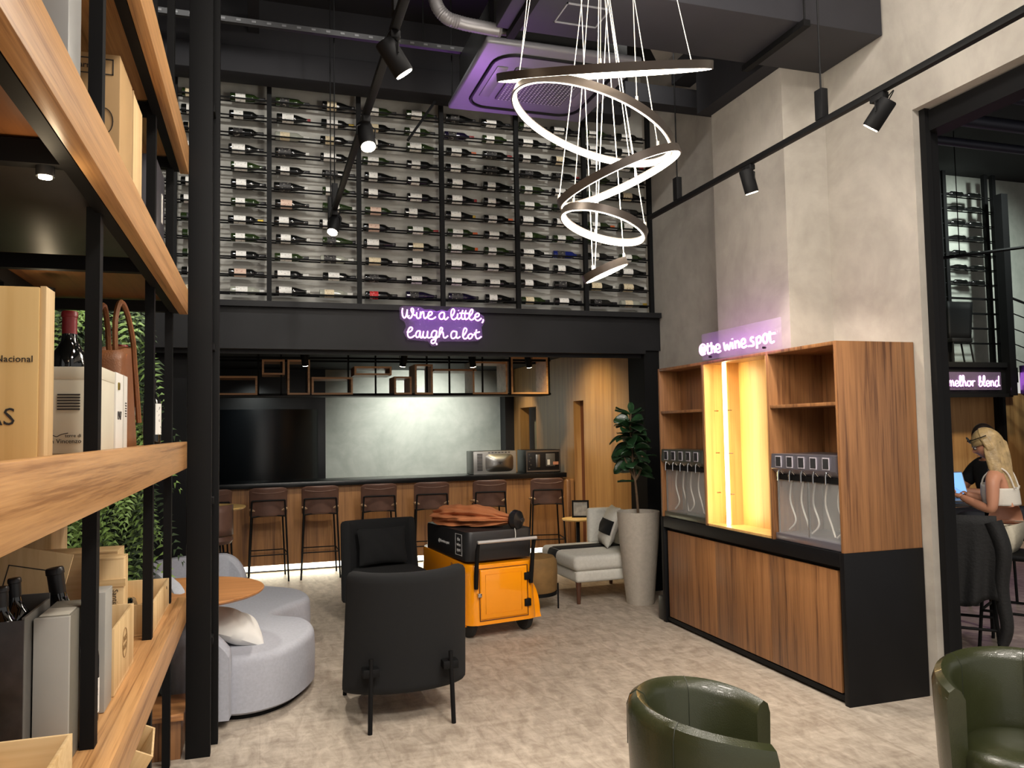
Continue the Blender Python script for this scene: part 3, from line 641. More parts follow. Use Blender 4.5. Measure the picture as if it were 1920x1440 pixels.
def crate(name, x0, x1, y0, y1, z0, h, mat, label, group=None, th=.009, lid=False, rot=0, cat='crate', tilt=None, openx=False):
    cx, cy = (x0+x1)/2, (y0+y1)/2; hx, hy = (x1-x0)/2, (y1-y0)/2
    t_ = empty(name, (cx, cy, z0), rot, label, cat, group, rot=tilt)
    MB().box(-hx, hx, -hy, hy, 0, th).build('base_board', mat, t_)
    for s in (-1, 1):
        MB().box(-hx, hx, s*hy-(th if s > 0 else 0), s*hy+(0 if s > 0 else th), th, h, .001).build('end_board', mat, t_)
        MB().box(s*hx-(th if s > 0 else 0), s*hx+(0 if s > 0 else th), -hy+th, hy-th, th, h, .001).build('side_board', mat, t_)
    if lid: MB().box(-hx, hx, -hy, hy, h, h+.008, .001).build('lid', mat, t_)
    return t_
SG = 'wine packaging on the middle shelf'
# ---- middle shelf (surface 1.60)
t = empty('wooden_wine_box', (-.62, 1.95, 1.6), 0, 'plywood wine box standing upright with dark lettering on the middle shelf', 'box')
MB().box(-.80, -.452, 1.915, 1.965, 1.60, 1.972, .002).build('box_body', PLY, t, True)
MB().box(-.452, -.440, 1.92, 1.995, 1.60, 1.975, .001).build('side_panel', PINE, t, True)
text_obj('lettering', 'Nacional', .020, MF(-.497, 1.9135, 1.816), INK, t)
text_obj('lettering', 'BARCAS', .052, MF(-.588, 1.9135, 1.692), INK, t)
t = empty('wine_carton', (-.52, 2.7, 1.6), 0, 'cream wine carton with dark stripes and vineyard lettering on the middle shelf', 'carton')
MB().box(-.60, -.45, 2.607, 2.83, 1.60, 1.853, .002).build('carton_body', plain('cream_card', rgb(216, 210, 190), .65), t, True)
MB().box(-.601, -.4485, 2.606, 2.831, 1.818, 1.855, .001).build('carton_lid', plain('cream_card', rgb(216, 210, 190), .65), t, True)
m = MB()
for i in range(6): m.box(-.565, -.505, 2.604, 2.606, 1.728+i*.0085, 1.732+i*.0085)
m.build('printed_stripes', INK, t, True)
MB().tube(smoothpts([(-.60, 2.603, 1.652), (-.58, 2.603, 1.656), (-.565, 2.603, 1.650), (-.553, 2.603, 1.656), (-.535, 2.603, 1.660)]), .0012, 5).build('printed_vine', INK, t, True)
text_obj('lettering', 'terre di', .014, MF(-.522, 2.6045, 1.652), INK, t)
text_obj('lettering', 'San Vincenzo', .018, MF(-.548, 2.6045, 1.636), INK, t)
t = empty('wine_carton', (-.53, 2.96, 1.6), 0, 'white wine carton with a brass clasp and 1947 print facing the room', 'carton')
MB().box(-.53, -.446, 2.84, 3.07, 1.60, 1.857, .002).build('carton_body', WHITE, t, True)
MB().box(-.4465, -.4445, 2.975, 2.985, 1.60, 1.857).build('seam_tape', plain('seam_card_grey', rgb(190, 186, 176), .6), t, True)  # slightly darker card strip marking the carton seam
MB().box(-.446, -.441, 2.87, 2.89, 1.80, 1.825, .002).build('clasp', plain('brass', rgb(150, 130, 60), .35, .9), t, True)
text_obj('lettering', '1947', .040, MPX(-.4445, 2.90, 1.715), INK, t)
m = MB()
for i in range(6): m.box(-.4455, -.4442, 3.02, 3.045, 1.715+i*.009, 1.719+i*.009)
m.build('printed_stripes', INK, t, True)
bottle((-.575, 2.93, 1.602), (0, 0, 0), 'straight', 'dark', None, 'red', 'big dark bottle with a wine red capsule rising behind the striped carton', 'large red capped bottles', s=1.53)
# actual carton is hollow only in front of the bottle: keep the bottle clear of it
for o in bpy.data.objects:
    if o.name.startswith('wine_bottle') and o.get('group') == 'large red capped bottles': o.location = (-.600, 2.92, 1.602)
bottle((-.545, 3.60, 1.602), (0, 0, 0), 'straight', 'dark', None, 'red', 'dark bottle with red capsule half hidden by a shelf post behind the leather bag', 'large red capped bottles', s=1.40)
bottle((-.47, 3.95, 1.602), (0, 0, 1.2), 'straight', 'dark', 'white', 'black', 'slim dark bottle with tall white label at the far end of the middle shelf', None, .05, .19)
# bag
t = empty('leather_bag', (-.53, 3.27, 1.6), 0, 'brown leather wine bag with a looped strap standing on the middle shelf', 'bag')
LB2 = plain('brown_bag_leather', rgb(124, 76, 40), .45, bump=.2, var=.15)
def bagf(u, v):
    a = 2*PI*u; k = 1-.22*v; return Vector((-.53+.072*k*math.copysign(abs(math.cos(a))**.5, math.cos(a)), 3.29+.165*(1-.25*v)*math.copysign(abs(math.sin(a))**.5, math.sin(a))-.03*v, 1.602+.375*v+.02*v*math.sin(a)))
MB().grid(bagf, 36, 10, True).build('bag_body', LB2, t, True, solid=.006)
MB().tube(smoothpts([(-.50, 3.17, 1.90), (-.50, 3.15, 2.06), (-.49, 3.19, 2.14), (-.48, 3.28, 2.11), (-.47, 3.35, 2.02), (-.468, 3.39, 1.93), (-.456, 3.43, 1.70)]), .010, 6).build('strap', LB2, t, True)
MB().tube(smoothpts([(-.56, 3.17, 1.95), (-.56, 3.16, 2.08), (-.55, 3.22, 2.13), (-.55, 3.30, 2.06), (-.55, 3.34, 1.94)]), .010, 6).build('strap', LB2, t, True)
MB().box(-.475, -.470, 3.20, 3.235, 1.61, 1.95).build('gusset_strip', plain('orange_leather', rgb(176, 104, 52), .5), t, True)
# ---- upper shelf (surface 2.39)
t = empty('wine_carton', (-.52, 3.0, 2.395), 0, 'tall brown wine case with scripted emblem on the upper shelf', 'case')
KR = plain('kraft_case', rgb(176, 142, 96), .7)
MB().box(-.62, -.45, 2.876, 3.14, 2.395, 2.93, .003).build('case_body', KR, t, True)
text_obj('lettering', 'Carmelo', .028, MF(-.545, 2.874, 2.885), INK, t)
for (a, b, c, d) in ((-.61, -.47, 2.858, 2.861), (-.61, -.47, 2.909, 2.912), (-.61, -.607, 2.858, 2.912), (-.473, -.47, 2.858, 2.912)): bx('printed_frame', a, b, 2.8735, 2.8755, c, d, INK, t)
MB().tube([(-.50+.03*math.cos(a/20*2*PI), 2.8735, 2.70+.045*math.sin(a/20*2*PI)) for a in range(20)], .0016, 5, closed=True).build('printed_oval', INK, t, True)
t = empty('wine_carton', (-.53, 3.3, 2.395), 0, 'pale wooden wine case behind the tall brown case on the upper shelf', 'case')
MB().box(-.62, -.45, 3.16, 3.40, 2.395, 2.93, .003).build('case_body', PINE, t, True)
MB().box(-.4505, -.4485, 3.16, 3.17, 2.395, 2.93).build('edge_batten', PINE, t, True)
t = empty('storage_bin', (-.55, 4.0, 2.395), 0, 'dark grey bin with a small white tag at the far end of the upper shelf', 'bin')
MB().box(-.70, -.45, 3.83, 4.18, 2.395, 2.92, .012).build('bin_body', plain('dark_plastic', rgb(62, 60, 66), .4), t, True)
bx('tag', -.4495, -.4475, 4.05, 4.09, 2.66, 2.80, WHITE, t, bev=.0005)
t = empty('metal_gift_box', (-.54, 2.28, 2.395), 0, 'tall silver grey gift box at the near end of the upper shelf', 'box')
MB().box(-.62, -.455, 2.16, 2.30, 2.395, 2.99, .003).build('box_body', plain('silver_card', rgb(150, 150, 148), .45, .3), t, True)
MB().box(-.6215, -.4535, 2.1585, 2.3015, 2.93, 2.995, .002).build('box_lid', plain('silver_card', rgb(150, 150, 148), .45, .3), t, True)
# ---- lower shelf (surface .806)
z0 = .808
t = empty('gift_box', (-.62, 2.3, z0), 0, 'open dark grey gift box with glossy photo print, nearest on the lower shelf', 'box')
GB = plain('grey_gift_card', rgb(96, 94, 90), .5); GP = plain('glossy_photo_print', rgb(52, 48, 48), .2, var=.6, vscale=7)
MB().box(-.80, -.553, 2.25, 2.256, z0, 1.20).build('printed_front', GP, t, True)
MB().box(-.80, -.553, 2.50, 2.506, z0, 1.22).build('back_panel', GB, t, True)
MB().box(-.559, -.553, 2.256, 2.50, z0, 1.205).build('side_panel', GB, t, True)
MB().box(-.80, -.794, 2.256, 2.50, z0, 1.205).build('side_panel', GB, t, True)
MB().box(-.794, -.559, 2.256, 2.50, z0, z0+.006).build('base', GB, t, True)
t = empty('gift_box', (-.5, 2.45, z0), 0, 'closed slim grey gift box standing beside the glossy printed box', 'box')
MB().box(-.548, -.468, 2.32, 2.56, z0, 1.185, .002).build('box_body', plain('warm_grey_card', rgb(112, 108, 98), .5), t, True)
MB().box(-.5485, -.4675, 2.3185, 2.335, z0, 1.187, .001).build('lid_edge', plain('light_grey_card', rgb(160, 158, 152), .5), t, True)
MB().box(-.544, -.475, 2.35, 2.45, 1.1855, 1.187).build('top_label', plain('pale_card', rgb(176, 172, 160), .6), t, True)
for i, (x, y, tz) in enumerate([(-.604, 2.31, -.05), (-.66, 2.41, -.10), (-.606, 2.44, -.06), (-.75, 2.45, -.1), (-.69, 2.31, -.08)]):
    bottle((x, y, .975), (0, tz, 0), 'straight', 'dark', None, 'black', 'black capped bottle leaning inside the open grey gift box, '+['front left', 'centre rear', 'right rear', 'rear left', 'front right'][i], 'bottles in the open gift box')
t = crate('wooden_wine_crate', -.82, -.40, 2.95, 3.11, z0, .385, PINEX, 'large plain wooden case at the back of the lower shelf', cat='crate', lid=True)
bottle((-.66, 2.72, z0+.02), (0, -.02, 0), 'straight', 'dark', None, 'black', 'black capped bottle standing before the large wooden case', None, s=1.5)
for o in bpy.data.objects:
    if o.get('label') == 'black capped bottle standing before the large wooden case': o.location = (-.51, 2.64, z0+.012); o.rotation_euler = (0, -.14, 0)
bottle((-.490, 2.645, z0+.002), (0, 0, 0), 'straight', 'dark', 'white', 'black', 'dark bottle with large white label between shelf post and pine crate', None, .03, .13)
t = empty('grey_panel_box', (-.5, 2.78, z0), 0, 'thin grey box edge standing upright behind the front shelf post', 'box')
MB().box(-.50, -.452, 2.73, 2.85, z0, 1.17, .002).build('box_body', plain('light_grey_card', rgb(160, 158, 152), .5), t, True)
t = crate('wooden_wine_crate', -.66, -.45, 2.885, 3.30, z0, .215, PINE, 'open pine crate with a burnt round stamp on its side, lower shelf', cat='crate')
for o in bpy.data.objects:
    if o.get('label') == 'large plain wooden case at the back of the lower shelf': o.location.y = 3.53; o.location.x = -.74; o.location.z = z0
MB().tube([(-.449, 3.09+.045*math.cos(a/20*2*PI), .93+.05*math.sin(a/20*2*PI)) for a in range(20)], .0016, 5, closed=True).build('burnt_stamp', plain('burnt_mark', rgb(140, 110, 70), .7), t, True)
text_obj('lettering', 'MAS\nSUMO', .028, MPX(-.4485, 3.09, .93), plain('burnt_mark', rgb(140, 110, 70), .7), t)
bottle((-.56, 2.95, z0+.06), (PI/2, 0, PI), 'straight', 'green', 'cream', 'black', 'bottle lying inside the stamped pine crate', None)
t = crate('wooden_wine_crate', -.61, -.49, 3.33, 3.43, z0, .375, PINE, 'upright pine wine case printed Santiago with black sideways lettering', cat='crate', lid=True)
text_obj('lettering', 'Santiago\nna Anfora\ndo Rocim', .026, Matrix.Translation((-.545, 3.328, 1.03)) @ Matrix.Rotation(PI/2, 4, 'X') @ Matrix.Rotation(-PI/2, 4, 'Z'), INK, t)
MB().box(-.617, -.483, 3.322, 3.342, 1.085, 1.112).build('batten', PINEX, t, True)
t = crate('wooden_wine_crate', -.66, -.432, 3.70, 4.33, z0, .13, PINE, 'small open pine crate of dark bottles at the far end of the lower shelf', cat='crate')
t.scale = (1, 1, 1)
MB().cyl((-.432, 4.22, .91), (-.4305, 4.22, .91), .007, n=10).build('finger_hole', INK, t, True)
for i in range(2): bottle((-.49-.085*i, 3.72+.15*i, z0+.062), (-PI/2, 0, 0), 'straight', 'dark', None, 'black', 'dark bottle lying in the small pine crate, '+['nearer the room', 'farther from the room'][i], 'bottles in the small pine crate')
# near tray at bottom-left
t = crate('wooden_wine_crate', -.80, -.42, 1.72, 2.135, .808, .145, PINEX, 'shallow open pine tray at the bottom left corner of the photo', cat='crate')
MB().box(-.58, -.565, 1.80, 2.12, .82, .93, .002, M=None).build('divider', PINE, t, True)
# low cabinet and crates under the lower shelf
t = empty('low_bench', (-.7, 4.66, 0), 0, 'low wooden bench just beyond the far end of the shelving', 'bench')
MB().box(-.97, -.37, 4.43, 4.80, .20, .225, .002).build('bench_top', WOODTOP, t, True)
MB().box(-.95, -.385, 4.46, 4.78, 0, .20, .002).build('bench_body', WOODZ, t, True)
t = empty('crate_lid', (-.72, 2.88, .81), 0, 'pine crate lid with a framed print leaning behind the gift box', 'lid')
ML_ = Matrix.Translation((-.77, 2.79, .812)) @ Matrix.Rotation(.22, 4, 'Y') @ Matrix.Rotation(-.12, 4, 'X')
MB().box(-.10, .10, -.004, .004, 0, .50, .001, M=ML_).build('board', PINE, t, True)
m = MB(); m.box(-.07, .07, -.0055, -.004, .30, .303, M=ML_); m.box(-.07, .07, -.0055, -.004, .44, .443, M=ML_); m.box(-.07, -.067, -.0055, -.004, .30, .443, M=ML_); m.box(.067, .07, -.0055, -.004, .30, .443, M=ML_)
m.build('printed_frame', INK, t, True)
crate('wooden_wine_crate', -.97, -.86, 3.90, 4.20, z0, .46, PINE, 'upright pine case in the far rear corner of the lower shelf', cat='crate', lid=True)
t = crate('wooden_wine_crate', -.66, -.47, 3.40, 3.60, .34, .17, PINE, 'tilted pine crate with two dark bottles below the lower shelf', cat='crate', tilt=(.25, .5, .2))
for i in range(2):
    bottle((-.575+.06*i, 3.42, .425-.035*i), (-PI/2+.25, .0, .2), 'straight', 'dark', 'white', 'black', 'dark bottle in the tilted pine crate, '+['left', 'right'][i], 'bottles in the tilted crate', .08, .16, s=.62)
t = crate('wooden_wine_crate', -.68, -.47, 2.85, 3.30, 0.0, .52, PINE, 'tall pine case standing on the floor under the lower shelf', cat='crate', lid=True)
t = crate('wooden_wine_crate', -.70, -.47, 3.36, 3.62, 0.0, .27, WOODX, 'brown wooden case on the floor beneath the tilted crate', cat='crate', lid=True)

# fern wall
t = empty('fern_wall', (-1.2, 5.96, 0), 0, 'vertical panel of green fern foliage behind the wooden shelving', 'plant wall')
MB().box(-1.75, -.72, 5.95, 6.01, .2, 2.75).build('backing_panel', plain('dark_green_board', rgb(20, 30, 18), .9), t, True)
m = MB(); m2 = MB(); rf = random.Random(3)
def frond(mb, base, d, L_, w_, n=9):
    d = Vector(d).normalized(); side = d.cross(Vector((0, -1, 0)));
    if side.length < .01: side = Vector((1, 0, 0))
    side.normalize(); p = Vector(base); out = Vector((0, -1, 0))
    for i in range(n):
        t_ = i/n; q = p+d*L_*t_+out*(.10*math.sin(t_*2.2))+Vector((0, 0, -.10*t_*t_)); wq = w_*(1-t_)*(.6+.4*math.sin(t_*3))+.006
        for s in (-1, 1):
            tip = q+side*s*wq+d*.02+Vector((0, 0, -.01)); mid = q+side*s*wq*.5
            a = mb.b.verts.new(q); b = mb.b.verts.new(mid+d*.012); c = mb.b.verts.new(tip); e = mb.b.verts.new(mid-d*.010)
            mb.b.faces.new((a, b, c, e))
for i in range(300):
    x = rf.uniform(-1.75, -.70); z = rf.uniform(.3, 2.75); dd = (rf.uniform(-.5, .5), -.3, rf.uniform(-1.2, -.3))
    frond(m if rf.random() < .5 else m2, (x, 5.94, z), dd, rf.uniform(.35, .65), rf.uniform(.08, .15), 13)
m.build('fern_fronds', FERN, t, True, kind='stuff'); m2.build('dark_leaves', FERND, t, True, kind='stuff')
add_light('fern_fill_light', 'SPOT', (-.9, 4.9, 3.9), 110, (1, .95, .8), (-.95, 5.8, 1.2), size=.05, spot=70)  # added spot without a fixture, brightens the fern panel
# dark curtain columns behind
t = empty('dark_partition', (-1.5, 8.4, 0), 0, 'dark slatted partition far behind the shelving posts', 'partition')
for i in range(9): MB().box(-3.6+i*.30, -3.42+i*.30, 6.6, 6.66, 0, 2.6).build('slat', BLACKWALL, t, True)

# ================================================================== BAR
t = empty('bar_counter', (1.7, 9.9, 0), 0, 'long wooden bar counter with black top and glowing foot strip', 'bar counter')
MB().box(-3.5, 3.84, 9.75, 10.35, 1.005, 1.065, .003).build('counter_top', BLKGLOSS, t, True)
MB().box(-3.5, 3.81, 9.82, 9.86, .10, 1.005).build('front_panel', WOODBAR, t, True)
MB().box(-3.5, 3.80, 9.96, 10.3, 0, 1.0).build('carcass', BLACKWALL, t, True)
MB().box(-3.5, 3.80, 9.945, 9.955, .02, .10).build('kick_led_strip', KICK, t, True)
MB().box(3.815, 3.94, 9.72, 10.3, 0, .985, .03, 4).build('end_cap', WOODBAR, t, True)
for x in (-1.6, .2, 2.0): add_light('kick_lamp', 'AREA', (x+.6, 9.90, .09), 5, (1, .93, .70), (x+.6, 9.4, 0.0), sx=1.8, sy=.05)
# hanging shelf over the bar
t = empty('hanging_bar_shelf', (1.5, 9.6, 2.1), 0, 'black steel rack with wooden cubes hanging above the bar', 'hanging shelf')
for y in (9.45, 9.85):
    for z in (2.075, 2.5): MB().box(-2.2, 3.53, y, y+.025, z, z+.025).build('frame_bar', BLACK, t, True)
MB().box(-2.2, 3.53, 9.475, 9.85, 2.068, 2.078).build('bottom_plate', plain('dark_plate', rgb(40, 40, 42), .4), t, True)
for x in (-1.2, -.03, .22, .50, .98, 1.30, 1.92, 2.2, 2.62, 2.98, 3.5): MB().box(x, x+.02, 9.45, 9.47, 2.08, 2.62).build('frame_post', BLACK, t, True)
def cube(x0, x1, z0, z1, y0=9.44, y1=9.84, th=.022):
    m = MB(); m.box(x0, x1, y0, y1, z0, z0+th); m.box(x0, x1, y0, y1, z1-th, z1); m.box(x0, x0+th, y0, y1, z0+th, z1-th); m.box(x1-th, x1, y0, y1, z0+th, z1-th)
    m.build('wooden_cube', wood('light_oak_cube', rgb(204, 158, 112), rgb(166, 120, 78), 'X'), t, True)
for c in ((-.9, -.03, 2.085, 2.30), (.02, .27, 2.315, 2.49), (.30, .55, 2.085, 2.49), (.57, 1.04, 2.085, 2.29), (1.06, 1.5, 2.315, 2.42), (1.53, 1.74, 2.085, 2.30), (1.78, 2.0, 2.085, 2.45), (2.02, 2.55, 2.37, 2.395), (2.5, 2.95, 2.085, 2.49), (3.0, 3.49, 2.085, 2.55)):
    if c[3]-c[2] > .05: cube(*c)
    else: bx('wooden_board', c[0], c[1], 9.44, 9.84, c[2], c[3], WOODX, t)
# spots under mezzanine
TRC = track('c', (-.6, 8.62, 2.52), (3.5, 8.62, 2.52), 'short black track with small lamps under the mezzanine in front of the bar', [])
for i, (x, ax) in enumerate([(.45, .1), (1.5, -.1), (2.28, .2), (2.95, .25)]):
    MB().box(x+.15, x+.19, 8.60, 8.64, 2.55, 2.622).build('ceiling_mount', BLACK, TRC, True); spot_fixture((x, 8.62, 2.52), (ax, .35 if i != 2 else .2, -.9), ['leftmost small spotlight above the bar stools', 'small spotlight above the bar under the neon sign', 'small spotlight above the bar, third from the left', 'small spotlight above the bar nearest the wooden wall'][i], 'spotlights in front of the bar', power=[34, 34, 34, 34][i], L_=.13, r=.036, lightspot=85)
t = empty('smoke_detector', (1.72, 9.2, 2.58), 0, 'small white smoke detector on the ceiling above the bar', 'smoke detector')
MB().lathe([(0, -.03), (.04, -.03), (.055, -.01), (.055, .04), (0, .04)], 24, (1.72, 9.2, 2.58)).build('detector_body', WHITE, t, True)
add_light('bar_back_lamp', 'SPOT', (2.4, 11.2, 2.55), 210, (.98, 1, .92), (2.4, 12.6, 1.45), size=.05, spot=110, blend=1)
add_light('bar_back_lamp', 'SPOT', (-.1, 11.3, 2.5), 40, (.94, 1, .95), (-.1, 12.6, 1.2), size=.05, spot=80, blend=1)
add_light('wall_washer', 'SPOT', (3.1, 8.9, 2.58), 62, (1, .78, .42), (3.95, 9.0, .9), size=.05, spot=125, blend=1)
add_light('wall_washer', 'SPOT', (3.3, 11.4, 2.5), 28, (1, .80, .46), (3.95, 11.7, 1.4), size=.03, spot=80, blend=.8)
# microwave ovens (built-in type, on the counter)
def microwave(x0, x1, body, label, kind_):
    z = 1.066; h = .30; t = empty('microwave_oven', ((x0+x1)/2, 10.05, z), 0, label, 'microwave oven')
    MB().box(x0, x1, 9.92, 10.28, z, z+h, .006).build('casing', body, t, True)
    if kind_ == 'silver':
        m = MB()
        for i in range(12): m.box(x0+.05, x0+.12, 9.912, 9.92, z+.05+i*.019, z+.06+i*.019)
        m.build('side_vent', DSTEEL, t, True, kind='stuff')
        def f(u, v):
            a = 2*PI*u; k = v; X = math.copysign(abs(math.cos(a))**.35, math.cos(a)); Z = math.copysign(abs(math.sin(a))**.35, math.sin(a))
            return Vector(((x0+x1)/2+.06+X*.19*(1-k*.85), 9.92-.045*math.sin(k*PI/2), z+.145+Z*.115*(1-k*.85)))
        mb = MB().grid(f, 40, 8, True); mb.build('pressed_panel', STEEL, t, True)
        MB().cyl(((x0+x1)/2+.06, 9.872, z+.14), ((x0+x1)/2+.06, 9.868, z+.14), .010, n=12).build('panel_hole', INK, t, True)
        m = MB()
        for i in range(7):
            m.box(x0+.2+i*.045, x0+.225+i*.045, 9.913, 9.92, z+.278, z+.285)
        m.build('top_vent', DSTEEL, t, True)
    else:
        m = MB(); m.box(x0+.01, x1-.01, 9.912, 9.92, z+.01, z+.03); m.box(x0+.01, x1-.01, 9.912, 9.92, z+.27, z+.29); m.box(x0+.01, x0+.02, 9.912, 9.92, z+.03, z+.27); m.box(x1-.02, x1-.01, 9.912, 9.92, z+.03, z+.27)
        m.build('front_rim', STEEL, t, True)
        MB().box(x0+.28, x1-.08, 9.908, 9.92, z+.08, z+.25, .006).build('inner_panel', plain('grey_tin', rgb(110, 108, 104), .4, .5), t, True)
        MB().box(x0+.14, x0+.20, 9.906, 9.92, z+.07, z+.24, .004).build('bracket', STEEL, t, True)
        bx('sticker', x0+.30, x0+.335, 9.9055, 9.908, z+.10, z+.17, WHITE, t); bx('sticker', x0+.38, x0+.455, 9.9055, 9.908, z+.10, z+.14, plain('orange_sticker', rgb(190, 130, 100), .6), t)
        for i in range(5): MB().cyl((x0+.05+.02*(i % 2), 9.92, z+.06+.045*i), (x0+.05+.02*(i % 2), 9.908, z+.06+.045*i), .008, n=8).build('screw', STEEL, t, True)
microwave(2.62, 3.20, plain('light_tin', rgb(170, 170, 168), .4, .6), 'silver metal oven casing on the bar with a pressed oval panel', 'silver')
microwave(3.33, 3.82, plain('black_tin', rgb(40, 38, 38), .4, .5), 'dark metal oven casing with stickers beside the silver one on the bar', 'dark')
# ---------------- bar stools
def make_stool(name='bar_stool'):
    t = empty(name, (0, 0, 0))
    # seat, faces +Y (towards the bar); back towards -Y
    def seatf(u, v):
        x = (u-.5)*.42; y = -.20+v*.40; return Vector((x*(1-.08*v), y, .755+.03*(2*abs(u-.5))**3-.02*v**4+.025*(1-v)**4))
    MB().grid(seatf, 14, 14).build('seat', TANSEAT, t, sub=1, solid=.03)
    def backf(u, v):
        a = (u-.5)*2; wd = .205+.005*v; x = a*wd; y = -.21-.03*v*v-.02*v+.06*a*a; z = .72+.325*v-.0*abs(a)
        if abs(a) > .8 and v > .85: z -= .03*(abs(a)-.8)*5
        return Vector((x, y, z))
    MB().grid(backf, 14, 12).build('backrest', BROWNL, t, sub=1, solid=.022)
    MB().tube([(a/10*.17, -.275-.0+.0*a, 1.0-.02*(1-(a/10)**2)) for a in range(-10, 11)], .0022, 5).build('back_seam', plain('seam_brown', rgb(120, 92, 80), .5), t)
    for s in (-1, 1):
        MB().tube([(s*.175, -.235, .90), (s*.185, -.24, .72), (s*.215, -.26, 0)], .010, 8).build('leg', BLACK, t)
        MB().tube([(s*.165, .14, .74), (s*.20, .20, 0)], .010, 8).build('leg', BLACK, t)
        MB().tube([(s*.205, -.25, .30), (s*.19, .17, .30)], .007, 6).build('foot_rail', BLACK, t)
    MB().tube([(-.205, -.25, .30), (.205, -.25, .30)], .007, 6).build('foot_rail', BLACK, t)
    MB().tube([(-.19, .17, .30), (.19, .17, .30)], .007, 6).build('foot_rail', BLACK, t)
    MB().tube([(-.175, -.248, .90), (.175, -.248, .90)], .009, 8).build('back_bar', BLACK, t)
    MB().tube([(-.185, -.24, .72), (-.1, -.20, .725), (.1, -.20, .725), (.185, -.24, .72)], .008, 8).build('seat_bar', BLACK, t)
    return t
st0 = make_stool()
stools = [(.085, 9.52, 0.02, 'first full bar stool from the left, straight behind the black armchairs'), (.66, 9.52, -.03, 'second bar stool from the left in front of the bar'), (1.33, 9.5, -.06, 'third bar stool, above the back of the facing black armchair'),
          (1.95, 9.45, -.1, 'fourth bar stool, left of the orange cart umbrella'), (2.66, 9.42, -.12, 'fifth bar stool, directly behind the terracotta umbrella'), (3.40, 9.38, -.22, 'last bar stool on the right, in front of the dark oven'), (-.52, 9.5, .1, 'bar stool at far left partly hidden by the black posts')]
for i, (x, y, rz, lab) in enumerate(stools):
    o = st0 if i == 0 else copy_tree(st0)
    o.location = (x, y, 0); o.rotation_euler = (0, 0, rz); tag(o, 'brown leather '+lab, 'bar stool', 'bar stools along the counter')
# small high table at left
def round_table(name, c, r, zt, mat, label, thick=.022, foot=.2, pole=.022, group=None, base=True):
    t = empty(name, (c[0], c[1], 0), 0, label, 'table', group)
    MB().lathe([(0, zt-thick), (r-.012, zt-thick), (r, zt-thick*.5), (r, zt-.003), (r-.003, zt), (0, zt)], 64).build('table_top', mat, t)
    MB().cyl((0, 0, .02), (0, 0, zt-thick), pole, n=16).build('pedestal', BLACK, t)
    MB().lathe([(0, 0), (foot, 0), (foot, .012), (.03, .02), (0, .02)], 40).build('base_plate', BLACK, t)
    return t
YEL = wood('pale_yellow_oak', rgb(216, 180, 112), rgb(190, 150, 88), 'X', .8)
round_table('high_table', (-.50, 8.12), .37, .955, YEL, 'small round pale wood high table half hidden by the black posts')
round_table('coffee_table', (-.45, 5.15), .475, .72, WOODTOP, 'round walnut coffee table above the curved grey sofa')
round_table('side_table', (3.52, 8.62), .185, .60, YEL, 'small round golden side table behind the cream slipper chair', foot=.12)
t = empty('picture_frame', (3.58, 8.68, .60), -.35, 'small black framed picture standing on the golden side table', 'picture frame')
m = MB(); m.box(-.10, .10, -.012, .012, 0, .02); m.box(-.10, .10, -.012, .012, .18, .20); m.box(-.10, -.08, -.012, .012, .02, .18); m.box(.08, .10, -.012, .012, .02, .18); m.build('frame', BLACK, t)
bx('picture', -.08, .08, -.004, .004, .02, .18, plain('grey_print', rgb(150, 150, 146), .5, var=.3, vscale=20), t, world=False)
t = empty('high_stool', (-.42, 7.72, 0), 0, 'dark leather round-backed stool beside the small high table', 'stool')
MB().lathe([(0, .66), (.17, .66), (.19, .69), (.18, .73), (0, .74)], 32).build('seat', BROWNL, t)
MB().grid(lambda u, v: Vector((.19*math.cos(-PI*.1-PI*.8*u), .19*math.sin(-PI*.1-PI*.8*u), .74+.27*v)), 16, 5).build('backrest', BROWNL, t, solid=.02)
for a in range(4): MB().tube([(.12*math.cos(a*PI/2+.7), .12*math.sin(a*PI/2+.7), .66), (.2*math.cos(a*PI/2+.7), .2*math.sin(a*PI/2+.7), 0)], .009, 8).build('leg', BLACK, t)
for a in range(4): MB().tube([(.165*math.cos(a*PI/2+.7), .165*math.sin(a*PI/2+.7), .28), (.165*math.cos(a*PI/2+PI/2+.7), .165*math.sin(a*PI/2+PI/2+.7), .28)], .007, 6).build('foot_rail', BLACK, t)

# ================================================================== SOFA
def closed_curve(P_, k=10):
    n = len(P_); out = []
    for i in range(n):
        a, b, c, d = [Vector((*P_[(i+j) % n], 0)) for j in (-1, 0, 1, 2)]
        for j in range(k):
            t_ = j/k; v = .5*((2*b)+(c-a)*t_+(2*a-5*b+4*c-d)*t_*t_+(3*b-a-3*c+d)*t_**3); out.append((v.x, v.y))
    return out
def pad(outline, z0, z1, bev, name, mat, parent, world=True):
    """upholstered slab following an outline with a rounded upper edge"""
    mb = MB(); n = len(outline); cx = sum(p[0] for p in outline)/n; cy = sum(p[1] for p in outline)/n
    rings = []
    def inset(d):
        out = []
        for i in range(n):
            a = Vector(outline[i-1]); b = Vector(outline[(i+1) % n]); tng = (b-a).normalized(); nr = Vector((-tng.y, tng.x)); p = Vector(outline[i])
            out.append(p+nr*d*sgn)
        return out
    area = sum(outline[i-1][0]*outline[i][1]-outline[i][0]*outline[i-1][1] for i in range(n)); sgn = 1 if area > 0 else -1
    sched = [(.02, z0), (0, z0+.015), (-.004, (z0+z1)/2), (0, z1-bev)]+[(bev*(1-math.cos(q)), z1-bev+bev*math.sin(q)) for q in (PI/8, PI/4, PI*3/8, PI/2)]
    for d, z in sched: rings.append([mb.b.verts.new((p.x, p.y, z)) for p in inset(d)])
    mb.skinrings(rings, True)
    o = mb.build(name, mat, parent, world, auto=True); return o
